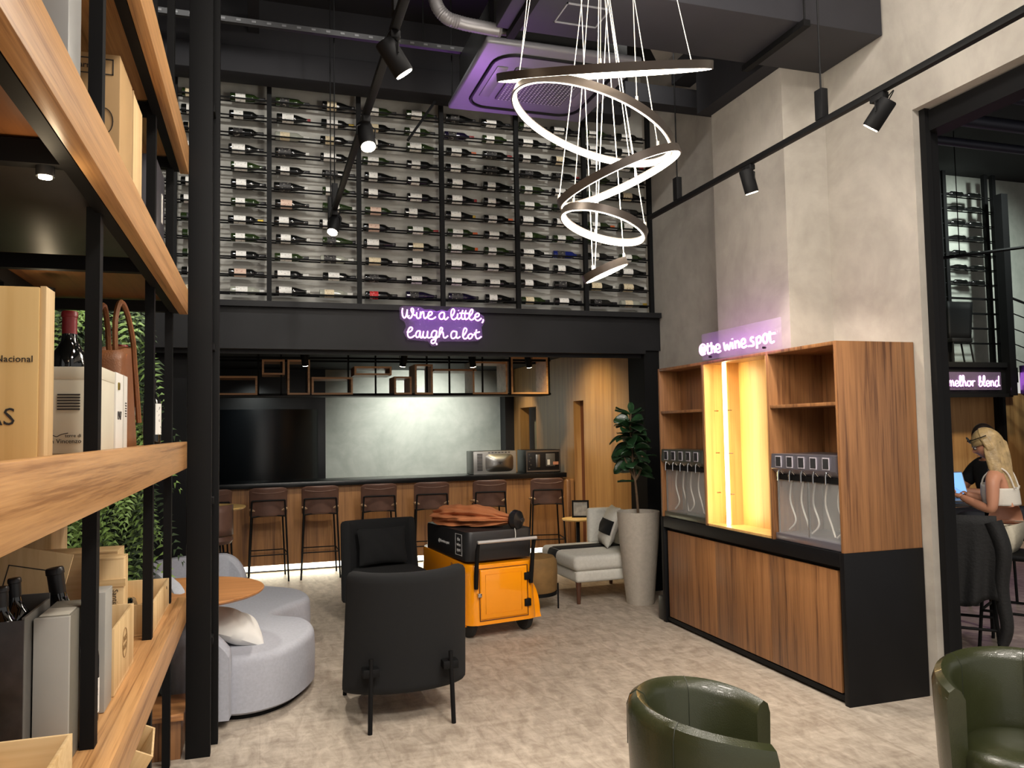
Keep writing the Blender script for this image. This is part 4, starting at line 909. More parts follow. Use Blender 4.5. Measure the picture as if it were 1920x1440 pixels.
sofa = empty('curved_sofa', (-.1, 6.0, 0), 0, 'low light grey kidney-shaped sofa beside the walnut round table', 'sofa')
OUT = [(-.16, 4.90), (.04, 4.93), (.21, 5.10), (.34, 5.45), (.30, 5.78), (.10, 5.98), (.20, 6.22), (.37, 6.48), (.31, 6.84), (.05, 7.10), (-.25, 7.30), (-.62, 7.32), (-.82, 7.05), (-.80, 6.6), (-.62, 6.1), (-.52, 5.75), (-.40, 5.35), (-.34, 5.05)]
oc = closed_curve(OUT, 6)
pad(oc, .035, .37, .05, 'seat', FABGREY, sofa)
MB().prism([(-.1+(x+.1)*.9, 6.05+(y-6.05)*.95) for x, y in oc], 0, .036).build('plinth', BLACK, sofa, True)
def back_strip(path, z0, z1f, th, name):
    mb = MB(); pts_ = smoothpts([(x, y, 0) for x, y in path], 8); n = len(pts_); rings = []
    for i, p in enumerate(pts_):
        d = (pts_[min(i+1, n-1)]-pts_[max(i-1, 0)]).normalized(); s = Vector((-d.y, d.x, 0)); zt = z1f(i/(n-1))
        pr = [(-th, z0), (-th, zt-.04), (-th*.6, zt-.008), (0, zt), (th*.6, zt-.008), (th, zt-.04), (th, z0)]
        rings.append([mb.b.verts.new(p+s*a+Vector((0, 0, z))) for a, z in pr])
    mb.skinrings(rings, True); return mb.build(name, FABGREY, sofa, True)
back_strip([(-.16, 4.845), (-.30, 4.87), (-.42, 5.0), (-.50, 5.3), (-.62, 5.75)], .05, lambda t: .43+.32*math.sin(min(1, t*1.3)*PI/2), .05, 'backrest')
back_strip([(-.86, 6.8), (-.84, 7.12), (-.55, 7.36), (-.3, 7.36), (-.12, 7.30)], .30, lambda t: .62-.2*max(0, (t-.75)/.25)**2, .055, 'backrest')
def cushion(c, sx, sy, th, mat, label, rot, cat='cushion', band=None):
    t = empty('cushion', c, 0, label, cat, rot=rot)
    def f(sgn):
        def g(u, v):
            a = 2*u-1; b = 2*v-1; e = max(0, (1-abs(a)**2.5))*max(0, (1-abs(b)**2.5)); k = 1-.06*(1-abs(a))*(abs(b)**3); k2 = 1-.06*(1-abs(b))*(abs(a)**3)
            wr = .006*math.sin(9*a+4*b)*e
            return Vector((a*sx/2*k2, b*sy/2*k, sgn*(th/2*e**.55+.002)+wr))
        return g
    mb = MB().grid(f(1), 22, 22); mb.grid(f(-1), 22, 22); bmesh.ops.remove_doubles(mb.b, verts=mb.b.verts[:], dist=.006)
    mb.build('cushion_cover', mat, t)
    if band:
        mb = MB().grid(lambda u, v: (lambda w_: Vector((w_.x, w_.y, w_.z+.006)))(f(1)(.30+.34*u, .005+.99*v)), 10, 26); mb.build('dark_band', band, t, solid=.003)
    return t
cushion((-.16, 5.22, .475), .38, .30, .15, FABWHITE, 'white cushion lying on the near end of the curved sofa', (.35, .42, .35))

# ================================================================== BLACK ARMCHAIRS
def make_armchair():
    """faces -Y; origin on the floor"""
    t = empty('armchair', (0, 0, 0))
    def back(u, v):
        a = (u-.5)*2; half = .335-.02*v; x = half*math.sin(a*1.25)/math.sin(1.25); y = .24-.20*(1-math.cos(a*1.25))+.10*v
        z = .17+(.70-.012*(1-a*a))*v
        return Vector((x, y, z))
    mb = MB().grid(back, 24, 14); mb.build('back_shell', FABLK, t, sub=1, solid=.09)
    o2 = [(.31*math.copysign(abs(math.cos(q))**.6, math.cos(q)), -.08+.33*math.copysign(abs(math.sin(q))**.6, math.sin(q))) for q in [2*PI*i/48 for i in range(48)]]
    pad(o2, .20, .46, .05, 'seat', FABLK, t, world=False)
    for s in (-1, 1):
        MB().tube([(s*.225, .335, .40), (s*.235, .345, .0)], .013, 10).build('leg', BLACK, t)
        MB().box(s*.225-.045, s*.225+.045, .27, .345, .30, .345, .004).build('leg_bracket', BLACK, t)
        MB().tube([(s*.27, -.34, .42), (s*.285, -.37, .0)], .013, 10).build('leg', BLACK, t)
        MB().box(s*.26-.03, s*.26+.02, -.36, -.30, .28, .32, .004).build('leg_bracket', BLACK, t)
    return t
ac0 = make_armchair(); ac1 = copy_tree(ac0)
ac0.location = (.80, 4.80, 0); ac0.rotation_euler = (0, 0, PI+.02)
tag(ac0, 'black fabric armchair turned away, its back to the photographer', 'armchair', 'black fabric armchairs')
ac1.location = (1.05, 6.98, 0); ac1.rotation_euler = (0, 0, .16)
tag(ac1, 'black fabric armchair facing forward with a black cushion, before the bar', 'armchair', 'black fabric armchairs')
FR[ac1.name] = Matrix.Translation(ac1.location) @ ac1.rotation_euler.to_matrix().to_4x4()
c = FR[ac1.name] @ Vector((0, .11, .64)); cushion(c, .44, .32, .12, FABLK, 'black rectangular cushion leaning in the forward facing black armchair', (PI/2-.25, 0, .16))
# ottoman
t = empty('ottoman', (2.40, 6.98, 0), 0, 'round tan suede ottoman on thin black legs behind the orange cart', 'ottoman')
MB().lathe([(0, .16), (.20, .16), (.215, .18), (.22, .36), (.215, .44), (.19, .475), (.12, .487), (0, .49)], 48).build('seat_drum', OTTO, t)
MB().lathe([(0, .135), (.213, .135), (.213, .165), (0, .165)], 48).build('base_ring', BLACK, t)
for a in range(4):
    q = a*PI/2-.35; MB().tube([(.222*math.cos(q), .222*math.sin(q), .23), (.222*math.cos(q), .222*math.sin(q), 0)], .008, 8).build('leg', BLACK, t)
# slipper chair, faces -X
t = empty('slipper_chair', (3.2, 7.38, 0), .02, 'cream upholstered armless chair with a black stripe across its seat', 'chair')
MB().box(-.40, .36, -.43, .43, .20, .31, .03, 4).build('base', FABCREAM, t)
MB().box(-.42, .34, -.445, .445, .305, .45, .05, 5).build('seat_cushion', FABCREAM, t)
MB().box(.30, .41, -.44, .45, .21, .80, .03, 4).build('backrest', FABCREAM, t)
MB().box(.10, .34, .37, .455, .44, .80, .03, 4).build('wing', FABCREAM, t)
mb = MB(); pr = [(.32, .4535), (-.36, .4535), (-.405, .44), (-.4235, .40), (-.4235, .315)]
rings = [[mb.b.verts.new((x, y, z)) for (x, z) in pr] for y in (.02, .24)]
for i in range(len(pr)-1): mb.b.faces.new((rings[0][i], rings[0][i+1], rings[1][i+1], rings[1][i]))
mb.build('black_stripe', FABLK, t, solid=.003)
for x in (-.36, .34):
    for y in (-.38, .38): MB().cyl((x, y, .205), (x, y, 0), .028, .018, 14).build('leg', wood('dark_leg_wood', rgb(96, 58, 38), rgb(70, 42, 28), 'Z'), t)
cushion((3.38, 7.43, .65), .42, .40, .15, FABCREAM, 'cream cushion with a broad black stripe on the armless chair', (0, -PI/2+.35, -.2), band=FABLK)

# ================================================================== PLANT
t = empty('potted_fig_plant', (3.40, 6.82, 0), 0, 'fiddle-leaf fig in a tall tapered stone grey planter beside the wooden cabinet', 'potted plant')
MB().lathe([(0, 0), (.125, 0), (.13, .01), (.185, .60), (.2, .84), (.2, .855), (.185, .855), (.178, .80), (0, .80)], 48).build('planter', TERRA, t)
MB().lathe([(0, .80), (.178, .80), (.178, .818), (.1, .825), (0, .828)], 32).build('soil', SOIL, t)
stems = [[(0, 0, .81), (-.01, 0, 1.0), (-.03, 0, 1.2), (-.045, 0, 1.35), (-.06, .0, 1.6), (-.05, 0, 1.78)], [(-.02, 0, 1.15), (.03, -.02, 1.25), (.06, 0, 1.4), (.08, 0, 1.55)], [(-.025, 0, 1.16), (-.07, .02, 1.25), (-.13, .0, 1.36)]]
for s_ in stems: MB().tube(smoothpts(s_, 6), [.013-.006*i/(6*(len(s_)-1)) for i in range(6*(len(s_)-1)+1)], 8).build('stem', BARK, t)
def leaf(mb, base, d, L_, w_, roll, droop=.25):
    d = Vector(d).normalized(); sd = d.cross(Vector((0, 0, 1)));
    if sd.length < .05: sd = Vector((1, 0, 0))
    sd.normalize(); up = sd.cross(d).normalized(); R_ = Matrix.Rotation(roll, 3, d); sd = R_ @ sd; up = R_ @ up; nu, nv = 9, 7; g = []
    for i in range(nu):
        u = i/(nu-1); wq = w_*(math.sin(PI*min(1, u*.93+.03))**.7)*(.62+.5*u) if u > 0 else .004; row = []
        for j in range(nv):
            v = j/(nv-1)*2-1; q = Vector(base)+d*L_*u+sd*v*wq+up*(.10*L_*abs(v)+.02*L_*math.sin(u*9+v*2)*abs(v))-Vector((0, 0, droop*L_*u*u)); row.append(mb.b.verts.new(q))
        g.append(row)
    for i in range(nu-1):
        for j in range(nv-1): mb.b.faces.new((g[i][j], g[i+1][j], g[i+1][j+1], g[i][j+1])).smooth = True
rl = random.Random(5); m = MB()
for k in range(46):
    z = 1.20+.52*(k/46)**.85; a = k*2.4
    el = rl.uniform(-.2, .8) if z < 1.6 else rl.uniform(.3, 1.2)
    L_ = rl.uniform(.15, .21); bx_ = (-.03-.03*(z-1.2)/.5+.02*math.cos(a), .02*math.sin(a), z)
    leaf(m, bx_, (math.cos(a), math.sin(a), el), L_, rl.uniform(.062, .085), rl.uniform(-1.1, 1.1), rl.uniform(.2, .7))
leaf(m, (-.03, 0, 1.13), (-1, .1, .05), .17, .03, 0, .05); leaf(m, (-.13, 0, 1.34), (-1, .1, .4), .12, .03, 0, .1); leaf(m, (.08, 0, 1.36), (1, -.1, .3), .13, .03, 0)
for dx in (-.9, -.5, .1, .6, 1): leaf(m, (-.05, 0, 1.76), (dx, .2, .25), .16, .035, .1, .0)
m.build('foliage', LEAF, t, solid=.002)

# ================================================================== WOODEN CABINET
t = empty('display_cabinet', (3.55, 5.0, 0), 0, 'large walnut wine cabinet with open niches on a black base, against the right wall', 'cabinet')
X0 = 3.26
# base
MB().box(X0, 3.845, 3.885, 3.925, 0, .885, .002).build('end_panel', plain('black_laminate', rgb(13, 13, 15), .5, spec=.2, var=.1), t, True)
MB().box(X0, 3.48, 6.07, 6.115, 0, .885, .002).build('end_panel', plain('black_laminate', rgb(13, 13, 15), .5, spec=.2), t, True)
MB().box(X0, 3.48, 3.925, 6.07, .80, .885, .002).build('worktop', plain('black_laminate', rgb(13, 13, 15), .5, spec=.2), t, True)
MB().box(3.48, 3.845, 3.925, 4.59, .80, .885, .002).build('worktop', plain('black_laminate', rgb(13, 13, 15), .5, spec=.2), t, True)
MB().box(3.31, 3.47, 3.93, 6.06, 0, .79).build('carcass', BLACKWALL, t, True)
for y0, y1 in ((3.965, 4.63), (4.634, 5.30), (5.304, 6.03)): MB().box(3.275, 3.30, y0, y1, .058, .772, .0015).build('door', WOODZ, t, True)
MB().box(3.275, 3.30, 3.925, 6.07, .02, .05).build('plinth_rail', BLACK, t, True)
# upper
def panel(name, *a): return MB().box(*a, .001).build(name, WOODZ, t, True)
T_ = .022; zt = 2.142
panel('side_panel', X0+.005, 3.845, 3.89, 3.89+T_, .885, zt)
panel('side_panel', X0+.005, 3.722, 4.555, 4.555+T_, .885, zt)
panel('side_panel', X0+.005, 3.485, 5.385, 5.385+T_, .885, zt)
panel('side_panel', X0+.005, 3.485, 6.085, 6.085+T_, .885, zt)
panel('top_panel', X0+.005, 3.845, 3.912, 4.555, zt-T_, zt)
panel('top_panel', X0+.005, 3.485, 4.577, 5.385, zt-T_, zt)
panel('top_panel', X0+.005, 3.485, 5.407, 6.085, zt-T_, zt)
panel('back_panel', 3.70, 3.72, 3.912, 4.555, .885, zt-T_)
panel('back_panel', 3.465, 3.485, 5.407, 6.085, .885, zt-T_)
panel('shelf', X0+.01, 3.70, 3.912, 4.555, 1.757, 1.778)
panel('shelf', X0+.01, 3.465, 5.407, 6.085, 1.757, 1.778)
LW = wood('light_oak_niche', rgb(216, 172, 106), rgb(190, 144, 82), 'Z', .8)
MB().box(3.465, 3.485, 4.577, 5.385, .885, zt-T_).build('niche_back', LW, t, True)
MB().box(X0+.008, 3.465, 4.577, 4.592, .90, zt-T_).build('niche_lining', LW, t, True)
MB().box(X0+.008, 3.465, 5.37, 5.385, .90, zt-T_).build('niche_lining', LW, t, True)
MB().box(X0+.008, 3.465, 4.592, 5.37, .886, .902).build('niche_lining', LW, t, True)
MB().box(3.36, 3.465, 5.20, 5.215, .902, zt-T_).build('niche_lining', LW, t, True)
s_ = MB().box(3.335, 3.352, 5.20, 5.222, .905, 2.118).build('led_strip', STRIP, t, True)
for z in (1.14, 1.44, 1.76):
    for y in (5.12, 5.30): MB().cyl((3.34, y, z), (3.31, y, z), .005, n=8).build('peg', CHROME, t, True)
add_light('niche_lamp', 'AREA', (3.33, 5.19, 1.5), 3.2, (1, .74, .32), (3.46, 4.95, 1.5), sx=.03, sy=1.15)
add_light('niche_lamp', 'AREA', (3.33, 5.23, 1.5), 1.0, (1, .74, .32), (3.40, 5.37, 1.5), sx=.03, sy=1.15)
# dispensers
def dispenser(y0, y1, xb, label, mat):
    t = empty('wine_dispenser', (3.3, (y0+y1)/2, .886), 0, label, 'wine dispenser')
    zb = .888; zt_ = 1.455
    MB().box(3.275, xb, y0, y1, zb, zb+.045, .003).build('drip_base', mat, t, True)
    mb = MB(); pr = [(3.262, zt_), (3.255, 1.36), (3.30, 1.318), (xb, 1.318), (xb, zt_)]
    a = [mb.b.verts.new((x, y0, z)) for x, z in pr]; b = [mb.b.verts.new((x, y1, z)) for x, z in pr]; n = 5
    mb.b.faces.new(a); mb.b.faces.new(b[::-1])
    for i in range(n): mb.b.faces.new((a[i], a[(i+1) % n], b[(i+1) % n], b[i]))
    mb.build('control_head', mat, t, True)
    MB().box(3.285, 3.30, y0+.01, y1-.01, 1.285, 1.318).build('tap_rail', BLACK, t, True)
    W_ = (y1-y0)/5.4
    for i in range(5):
        y = y0+W_*(.7+i)
        d = MB().box(3.2535, 3.257, y-.031, y+.031, 1.368, 1.442).build('display', plain('display_rim', rgb(185, 180, 190), .4), t, True)
        MB().box(3.252, 3.2545, y-.025, y+.025, 1.374, 1.436).build('screen', plain('display_screen', rgb(50, 50, 52), .25), d, False if False else True)
        MB().tube(smoothpts([(3.29, y, 1.325), (3.265, y, 1.35), (3.25, y, 1.335), (3.248, y, 1.28)]), .0055, 8).build('spout', CHROME, t, True)
    MB().box(3.292, 3.296, y0+.012, y1-.012, zb+.047, 1.285).build('glass_pane', PANE, t, True)
    MB().box(xb-.012, xb-.004, y0+.01, y1-.01, zb+.046, 1.31).build('back_liner', plain('liner_grey', rgb(150, 146, 138), .4, .3), t, True)
    for y in (y0+.006, (y0+y1)/2, y1-.006): MB().box(3.296, 3.306, y-.006, y+.006, zb+.046, 1.285).build('mullion', STEEL, t, True)
    for i in range(5):
        y = y0+W_*(.7+i); MB().tube(smoothpts([(3.36, y, 1.30), (3.36, y+.03, 1.15), (3.36, y-.02, 1.02), (3.36, y+.05*(-1)**i, .95)]), .006, 6).build('tube', plain('white_tube', rgb(205, 200, 190), .4), t, True)
    return t
dispenser(3.925, 4.545, 3.66, 'wine dispenser with five square displays in the right niche of the cabinet', plain('reflection_tinted_steel', rgb(150, 146, 156), .3, .75))  # violet in this steel stands for the neon's purple reflection
dispenser(5.42, 6.07, 3.455, 'wine dispenser with five square displays in the left niche of the cabinet', plain('olive_steel', rgb(112, 116, 106), .32, .75))
t = empty('floor_socket_box', (3.30, 6.16, 0), 0, 'small black power box on the floor at the left foot of the cabinet', 'power box')
MB().box(3.27, 3.36, 6.13, 6.22, 0, .20, .01).build('box_body', DSTEEL, t, True)
MB().box(3.275, 3.33, 6.125, 6.132, .10, .14, .002).build('plug', STEEL, t, True)

# ================================================================== GREEN TUB CHAIRS
def make_tub():
    """opens towards +X; origin on floor"""
    t = empty('tub_chair', (0, 0, 0)); n = 44; A0, A1 = math.radians(50), math.radians(310)
    def ring(u, ro, z): a = A0+(A1-A0)*u; return Vector((ro*math.cos(a), ro*math.sin(a), z))
    mb = MB(); rings = []
    for i in range(n):
        u = i/(n-1); q = abs(2*u-1); zt = .735-.075*q**2.2; ro = .298; th = .075
        pr = [(ro-.04, .06), (ro-.01, .35), (ro, zt-.05), (ro-.012, zt-.015), (ro-.035, zt), (ro-.058, zt-.012), (ro-th, zt-.045), (ro-th, .30), (ro-th-.01, .06)]
        rings.append([mb.b.verts.new(ring(u, r_, z_)) for r_, z_ in pr])
    mb.skinrings(rings, True); mb.build('shell', LEATHER, t)
    for u in (.25, .5, .75):
        q = abs(2*u-1); zt = .735-.075*q**2.2; ro = .298
        MB().tube([ring(u, r_, z_) for r_, z_ in [(ro+.0005, .55), (ro+.0005, zt-.05), (ro-.012, zt-.0145), (ro-.035, zt+.0005), (ro-.058, zt-.0115), (ro-.0755, zt-.045), (ro-.0755, .50)]], .0016, 5).build('seam', plain('dark_seam', rgb(34, 38, 26), .5), t)
    MB().lathe([(0, .12), (.205, .12), (.212, .15), (.212, .405), (.20, .435), (.17, .455), (.1, .467), (0, .47)], 40, (.035, 0, 0)).build('seat', LEATHER, t)
    MB().lathe([(0, 0), (.22, 0), (.22, .06), (.24, .075), (.24, .12), (0, .12)], 40, (.01, 0, 0)).build('swivel_base', BLACK, t)
    return t
tc0 = make_tub(); tc1 = copy_tree(tc0)
tc0.location = (1.475, 2.42, 0); tc0.rotation_euler = (0, 0, math.radians(-32)); tag(tc0, 'olive leather tub chair at the bottom edge, its outer back towards the photographer', 'tub chair', 'olive leather tub chairs')
tc1.location = (2.715, 2.31, 0); tc1.rotation_euler = (0, 0, math.radians(-142)); tag(tc1, 'olive leather tub chair at the right edge showing its round seat', 'tub chair', 'olive leather tub chairs')

# ================================================================== ORANGE CART
cart = empty('vending_cart', (1.85, 6.6, 0), math.radians(4), 'orange-yellow food cart with black top box and chrome handle bar', 'cart')
# local frame: rear face at y=-.5, x -.31...31, front towards +y
cart.location = (1.77, 6.63, 0); cart.rotation_euler = (0, 0, math.radians(10)); FR[cart.name] = Matrix.Translation(cart.location) @ cart.rotation_euler.to_matrix().to_4x4()
def rr(x0, x1, y0, y1, r, n=6): return [(p[0], p[1]) for p in rrect(x0, x1, y0, y1, r, 0, n)]
def flare(z):  # widths by height
    return .305+.0*z
mb = MB(); rings = []
for z, k, dy in ((.115, 1.03, .0), (.13, 1.03, 0), (.30, 1.0, 0), (.50, .985, 0), (.585, .985, 0), (.60, .97, 0)):
    rings.append([mb.b.verts.new((x*k, y*k-.0, z+(.06*(y/.5) if z > .5 else 0)*.35)) for x, y in rr(-.31, .31, -.5, .56, .10)])
mb.skinrings(rings, True); mb.build('body', ORANGE, cart)
MB().box(-.215, .205, -.520, -.49, .155, .545, .012, 3).build('door', ORANGE, cart)
MB().tube([(-.220, -.5185, .15), (.210, -.5185, .15), (.210, -.510, .55), (-.220, -.510, .55)], .0042, 6, closed=True).build('door_gasket', plain('dark_orange_gap', rgb(80, 36, 12), .6), cart)
MB().tube([(-.17, -.5205, .20), (.15, -.5205, .20), (.15, -.5205, .505), (-.17, -.5205, .505)], .002, 6, closed=True).build('door_emboss', ORANGE, cart)
for z in (.25, .46): MB().box(.175, .235, -.530, -.495, z-.03, z+.03, .006).build('hinge', BLACK, cart)
MB().box(-.238, -.205, -.530, -.497, .335, .365, .004).build('latch', CHROME, cart)
for s in (-1, 1):
    mb = MB(); pr = []
    for i in range(17):
        a = PI*i/16; pr.append((-.22+.20*math.cos(PI-a)+.0, .14+.27*math.sin(a)))
    pr = [(-.44, .10)]+pr+[(.0, .10)]
    a = [mb.b.verts.new((s*.30, y, z)) for y, z in pr]; mid = [mb.b.verts.new((s*.355, y, z-.01*(z > .2))) for y, z in pr]; b = [mb.b.verts.new((s*.375, y*.98-.005, .10+(z-.10)*.9)) for y, z in pr]
    mb.b.faces.new(a); mb.b.faces.new(b[::-1]); n = len(pr)
    for A_, B_ in ((a, mid), (mid, b)):
        for i in range(n): mb.b.faces.new((A_[i], A_[(i+1) % n], B_[(i+1) % n], B_[i]))
    mb.build('mudguard', ORANGE, cart)
    w_ = MB().lathe([(.04, -.035), (.105, -.035), (.125, -.022), (.128, 0), (.125, .022), (.105, .035), (.04, .035)], 36, M=Matrix.Translation((s*.25, -.36, .128)) @ Matrix.Rotation(PI/2, 4, 'Y')).build('wheel', RUBBER, cart)
    MB().lathe([(0, -.03), (.07, -.03), (.075, 0), (.07, .03), (0, .03)], 24, M=Matrix.Translation((s*.25, -.36, .128)) @ Matrix.Rotation(PI/2, 4, 'Y')).build('hub', STEEL, w_)
MB().lathe([(.04, -.03), (.10, -.03), (.12, -.02), (.123, 0), (.12, .02), (.10, .03), (.04, .03)], 36, M=Matrix.Translation((0, .38, .123)) @ Matrix.Rotation(PI/2, 4, 'Y')).build('wheel', RUBBER, cart)
mb = MB(); rings = []
for z, k in ((.602, .97), (.615, .985), (.82, .985), (.835, .97)): rings.append([mb.b.verts.new((x*k, y*k, z)) for x, y in rr(-.30, .30, -.46, .44, .05)])
mb.skinrings(rings, True); mb.build('top_box', plain('black_vinyl_box', rgb(34, 34, 36), .45), cart)
MB().box(-.295, -.285, -.3, .3, .63, .80).build('side_panel_print', plain('black_vinyl_box', rgb(34, 34, 36), .45), cart)
ML = lambda y, z, x=-.2965: Matrix.Translation((x, y, z)) @ Matrix.Rotation(-PI/2, 4, 'Z') @ Matrix.Rotation(PI/2, 4, 'X')
WT = plain('white_print', rgb(225, 225, 225), .5)
text_obj('lettering', 'the\nwine\nspot', .042, ML(-.29, .725), WT, cart, world=False)
text_obj('lettering', '@thewine.spot', .038, ML(0.02, .715), WT, cart, world=False)
m = MB()
for (a, b, c, d) in ((-.355, -.225, .640, .644), (-.355, -.225, .806, .81), (-.355, -.351, .644, .806), (-.229, -.225, .644, .806)): m.box(-.2975, -.2962, a, b, c, d)
m.build('logo_frame', WT, cart)
text_obj('lettering', 'Pizzas', .055, ML(-.22, .545, -.3085), plain('brown_print', rgb(110, 66, 20), .6), cart, world=False)
for s in (-1, 1): MB().tube([(s*.245, -.505, .40), (s*.248, -.515, .50), (s*.25, -.545, .70), (s*.252, -.575, .765)], [.017, .018, .016, .012], 10).build('handle_arm', BLACK, cart)
MB().cyl((-.262, -.58, .77), (.262, -.58, .77), .0135, n=16).build('handle_bar', plain('polished_bar', rgb(205, 205, 205), .3, .5), cart)
# parasol on top, lying
par = empty('folded_parasol', (1.85, 6.5, .84), 0, 'folded terracotta canvas parasol lying on top of the orange cart', 'parasol')
rp = random.Random(4)
ax0 = Vector((1.50, 6.86, .905)); ax1 = Vector((2.00, 6.24, .905))
def parf(u, v):
    a = 2*PI*u; p = ax0.lerp(ax1, v); d = (ax1-ax0).normalized(); sd = d.cross(Vector((0, 0, 1))).normalized(); up = Vector((0, 0, 1))
    R_ = .142*(math.sin(PI*min(1, v*.80+.17)))**.8+.0; R_ = R_*(1-.30*v); fold = 1+.16*math.sin(9*a+3*v)+.08*math.sin(17*a-5*v)+.05*math.sin(30*v+4*a)
    z = math.sin(a)*R_*fold*.72; z = max(z, -.060)
    return p+sd*math.cos(a)*R_*fold*1.45+up*z
mb = MB().grid(parf, 120, 30, True); mb.build('canopy', UMB, par, True)
for k in range(5):
    q = (k-2)*.055
    MB().tube(smoothpts([ax0+Vector((-.07+.05*k, q*.6, -.03+.012*k)), ax0.lerp(ax1, .3)+Vector((.01*k, q, .055+.006*(k % 2))), ax0.lerp(ax1, .65)+Vector((0, q*.7, .05)), ax1+Vector((0, q*.3, .02))], 8), .012, 8).build('canvas_fold', UMB, par, True)
d_ = (ax1-ax0).normalized()
MB().tube([ax1-d_*.03, ax1-d_*.01, ax1+d_*.03, ax1+d_*.06], [.07, .082, .075, .02], 24).build('end_cap', plain('black_plastic', rgb(26, 26, 28), .35), par, True)
MB().cyl(ax1+d_*.058, ax1+d_*.075, .018, n=16).build('bolt', STEEL, par, True)
MB().tube(smoothpts([ax1+Vector((-.02, -.02, -.05)), ax1+Vector((-.03, -.08, -.10)), ax1+Vector((-.04, -.10, -.16))]), .003, 6).build('tie_cord', WHITE, par, True)
# ================================================================== NEXT HALL
def skinbody(name, verts, edges, radii, mat, parent, sub=2, flat=None):
    me = bpy.data.meshes.new(name); me.from_pydata([Vector(v) for v in verts], edges, []); me.update()
    o = bpy.data.objects.new(name, me); COL.objects.link(o)
    md = o.modifiers.new('skin', 'SKIN'); md.use_smooth_shade = True
    for i, r_ in enumerate(radii):
        r_ = r_ if isinstance(r_, tuple) else (r_, r_); me.skin_vertices[0].data[i].radius = r_
    me.skin_vertices[0].data[0].use_root = True
    md2 = o.modifiers.new('sub', 'SUBSURF'); md2.levels = sub; md2.render_levels = sub
    bpy.context.view_layer.update()
    ev = o.evaluated_get(bpy.context.evaluated_depsgraph_get()); m2_ = bpy.data.meshes.new_from_object(ev)
    bpy.data.objects.remove(o); bpy.data.meshes.remove(me)
    m2_.materials.clear(); m2_.materials.append(mat); m2_.name = name
    for p in m2_.polygons: p.use_smooth = True
    o = bpy.data.objects.new(name, m2_); COL.objects.link(o); o.parent = parent
    return o
SKIN = plain('tanned_skin', rgb(196, 138, 108), .5, var=.03)
HAIR = plain('blonde_hair', rgb(172, 146, 102), .42, bump=.35, bscale=60, var=.3, vscale=22)
# local person frame: +Y forward, +X their right, origin under the hips on the floor
def person(name, loc, rz, label, skin, cloth):
    return empty(name, loc, rz, label, 'person')
W = person('person', (5.22, 4.47, 0), math.radians(30), 'person with long blonde hair in white crop top, seated holding a tablet', None, None)
HZ = .80
V = [(0, 0, HZ), (0, .015, HZ+.10), (0, .03, HZ+.22), (0, .045, HZ+.36), (0, .06, HZ+.46), (0, .085, HZ+.54),   # 0-5 pelvis..neck
     (-.10, .05, HZ+.455), (-.165, .06, HZ+.43), (-.205, .06, HZ+.20), (-.12, .235, HZ+.265), (-.09, .285, HZ+.285),  # 6-10 left arm
     (.10, .05, HZ+.455), (.165, .06, HZ+.43), (.205, .07, HZ+.20), (.11, .245, HZ+.275), (.08, .295, HZ+.295),    # 11-15 right arm
     (-.09, .02, HZ-.02), (-.10, .22, HZ), (-.10, .43, HZ+.0), (-.09, .33, HZ-.22), (-.09, .20, HZ-.42), (-.09, .30, HZ-.47),  # 16-21 left leg
     (.09, .02, HZ-.02), (.10, .22, HZ), (.10, .43, HZ), (.09, .36, HZ-.22), (.09, .26, HZ-.42), (.09, .36, HZ-.47)]
E_ = [(0, 1), (1, 2), (2, 3), (3, 4), (4, 5), (3, 6), (6, 7), (7, 8), (8, 9), (9, 10), (3, 11), (11, 12), (12, 13), (13, 14), (14, 15),
      (0, 16), (16, 17), (17, 18), (18, 19), (19, 20), (20, 21), (0, 22), (22, 23), (23, 24), (24, 25), (25, 26), (26, 27)]
RR = [(.15, .12), (.135, .10), (.115, .085), (.135, .10), (.07, .06), (.048, .048), .06, .052, .040, .030, .024, .06, .052, .040, .030, .024,
      .105, .085, .062, .052, .036, .030, .105, .085, .062, .052, .036, .030]
skinbody('body', V, E_, RR, SKIN, W)
def head(parent, c, yaw, pitch, skin, r=.098):
    mb = MB(); c = Vector(c); Rm = Matrix.Rotation(yaw, 3, 'Z') @ Matrix.Rotation(pitch, 3, 'X')
    def f(u, v):
        th = PI*v; ph = 2*PI*u; x = math.sin(th)*math.cos(ph); y = math.sin(th)*math.sin(ph); z = math.cos(th)
        X, Y, Z = x*.073, y*.092, z*.115
        if z < -.2: X *= 1+.35*(z+.2); Y *= (1+.18*(z+.2)) if y > 0 else 1+.5*(z+.2)
        if y > .5:
            fr = (y-.5)/.5
            Y += .020*math.exp(-((x/.16)**2+((z+.12)/.16)**2))*fr    # nose
            Y -= .008*math.exp(-(((abs(x)-.35)/.16)**2+((z-.05)/.12)**2))*fr   # eye sockets
            Y += .006*math.exp(-((x/.3)**2+((z+.48)/.07)**2))*fr     # lips
            Y += .008*math.exp(-((x/.3)**2+((z+.8)/.15)**2))*fr      # chin
        return c+Rm @ Vector((X, Y, Z))
    mb.grid(f, 40, 28, True); h_ = mb.build('head', skin, parent)
    for s in (-1, 1):
        MB().lathe([(0, -.009), (.008, -.006), (.0105, 0), (.008, .006), (0, .009)], 12, M=Matrix.Translation(c+Rm @ Vector((s*.028, .082, .008)))).build('eye', WHITE, h_)
        MB().grid(lambda u, v: c+Rm @ Vector((s*(.072+.010*math.sin(PI*v)), -.005-.016*math.cos(2*PI*u)*math.sin(PI*v), -.005+.032*math.cos(PI*v)+.0*u)), 10, 8, True).build('ear', skin, h_)
    MB().tube([c+Rm @ Vector((x, .093-.6*x*x*8, -.052)) for x in (-.02, -.01, 0, .01, .02)], .0025, 6).build('mouth', plain('lip_pink', rgb(170, 90, 84), .5), h_)
    return Rm
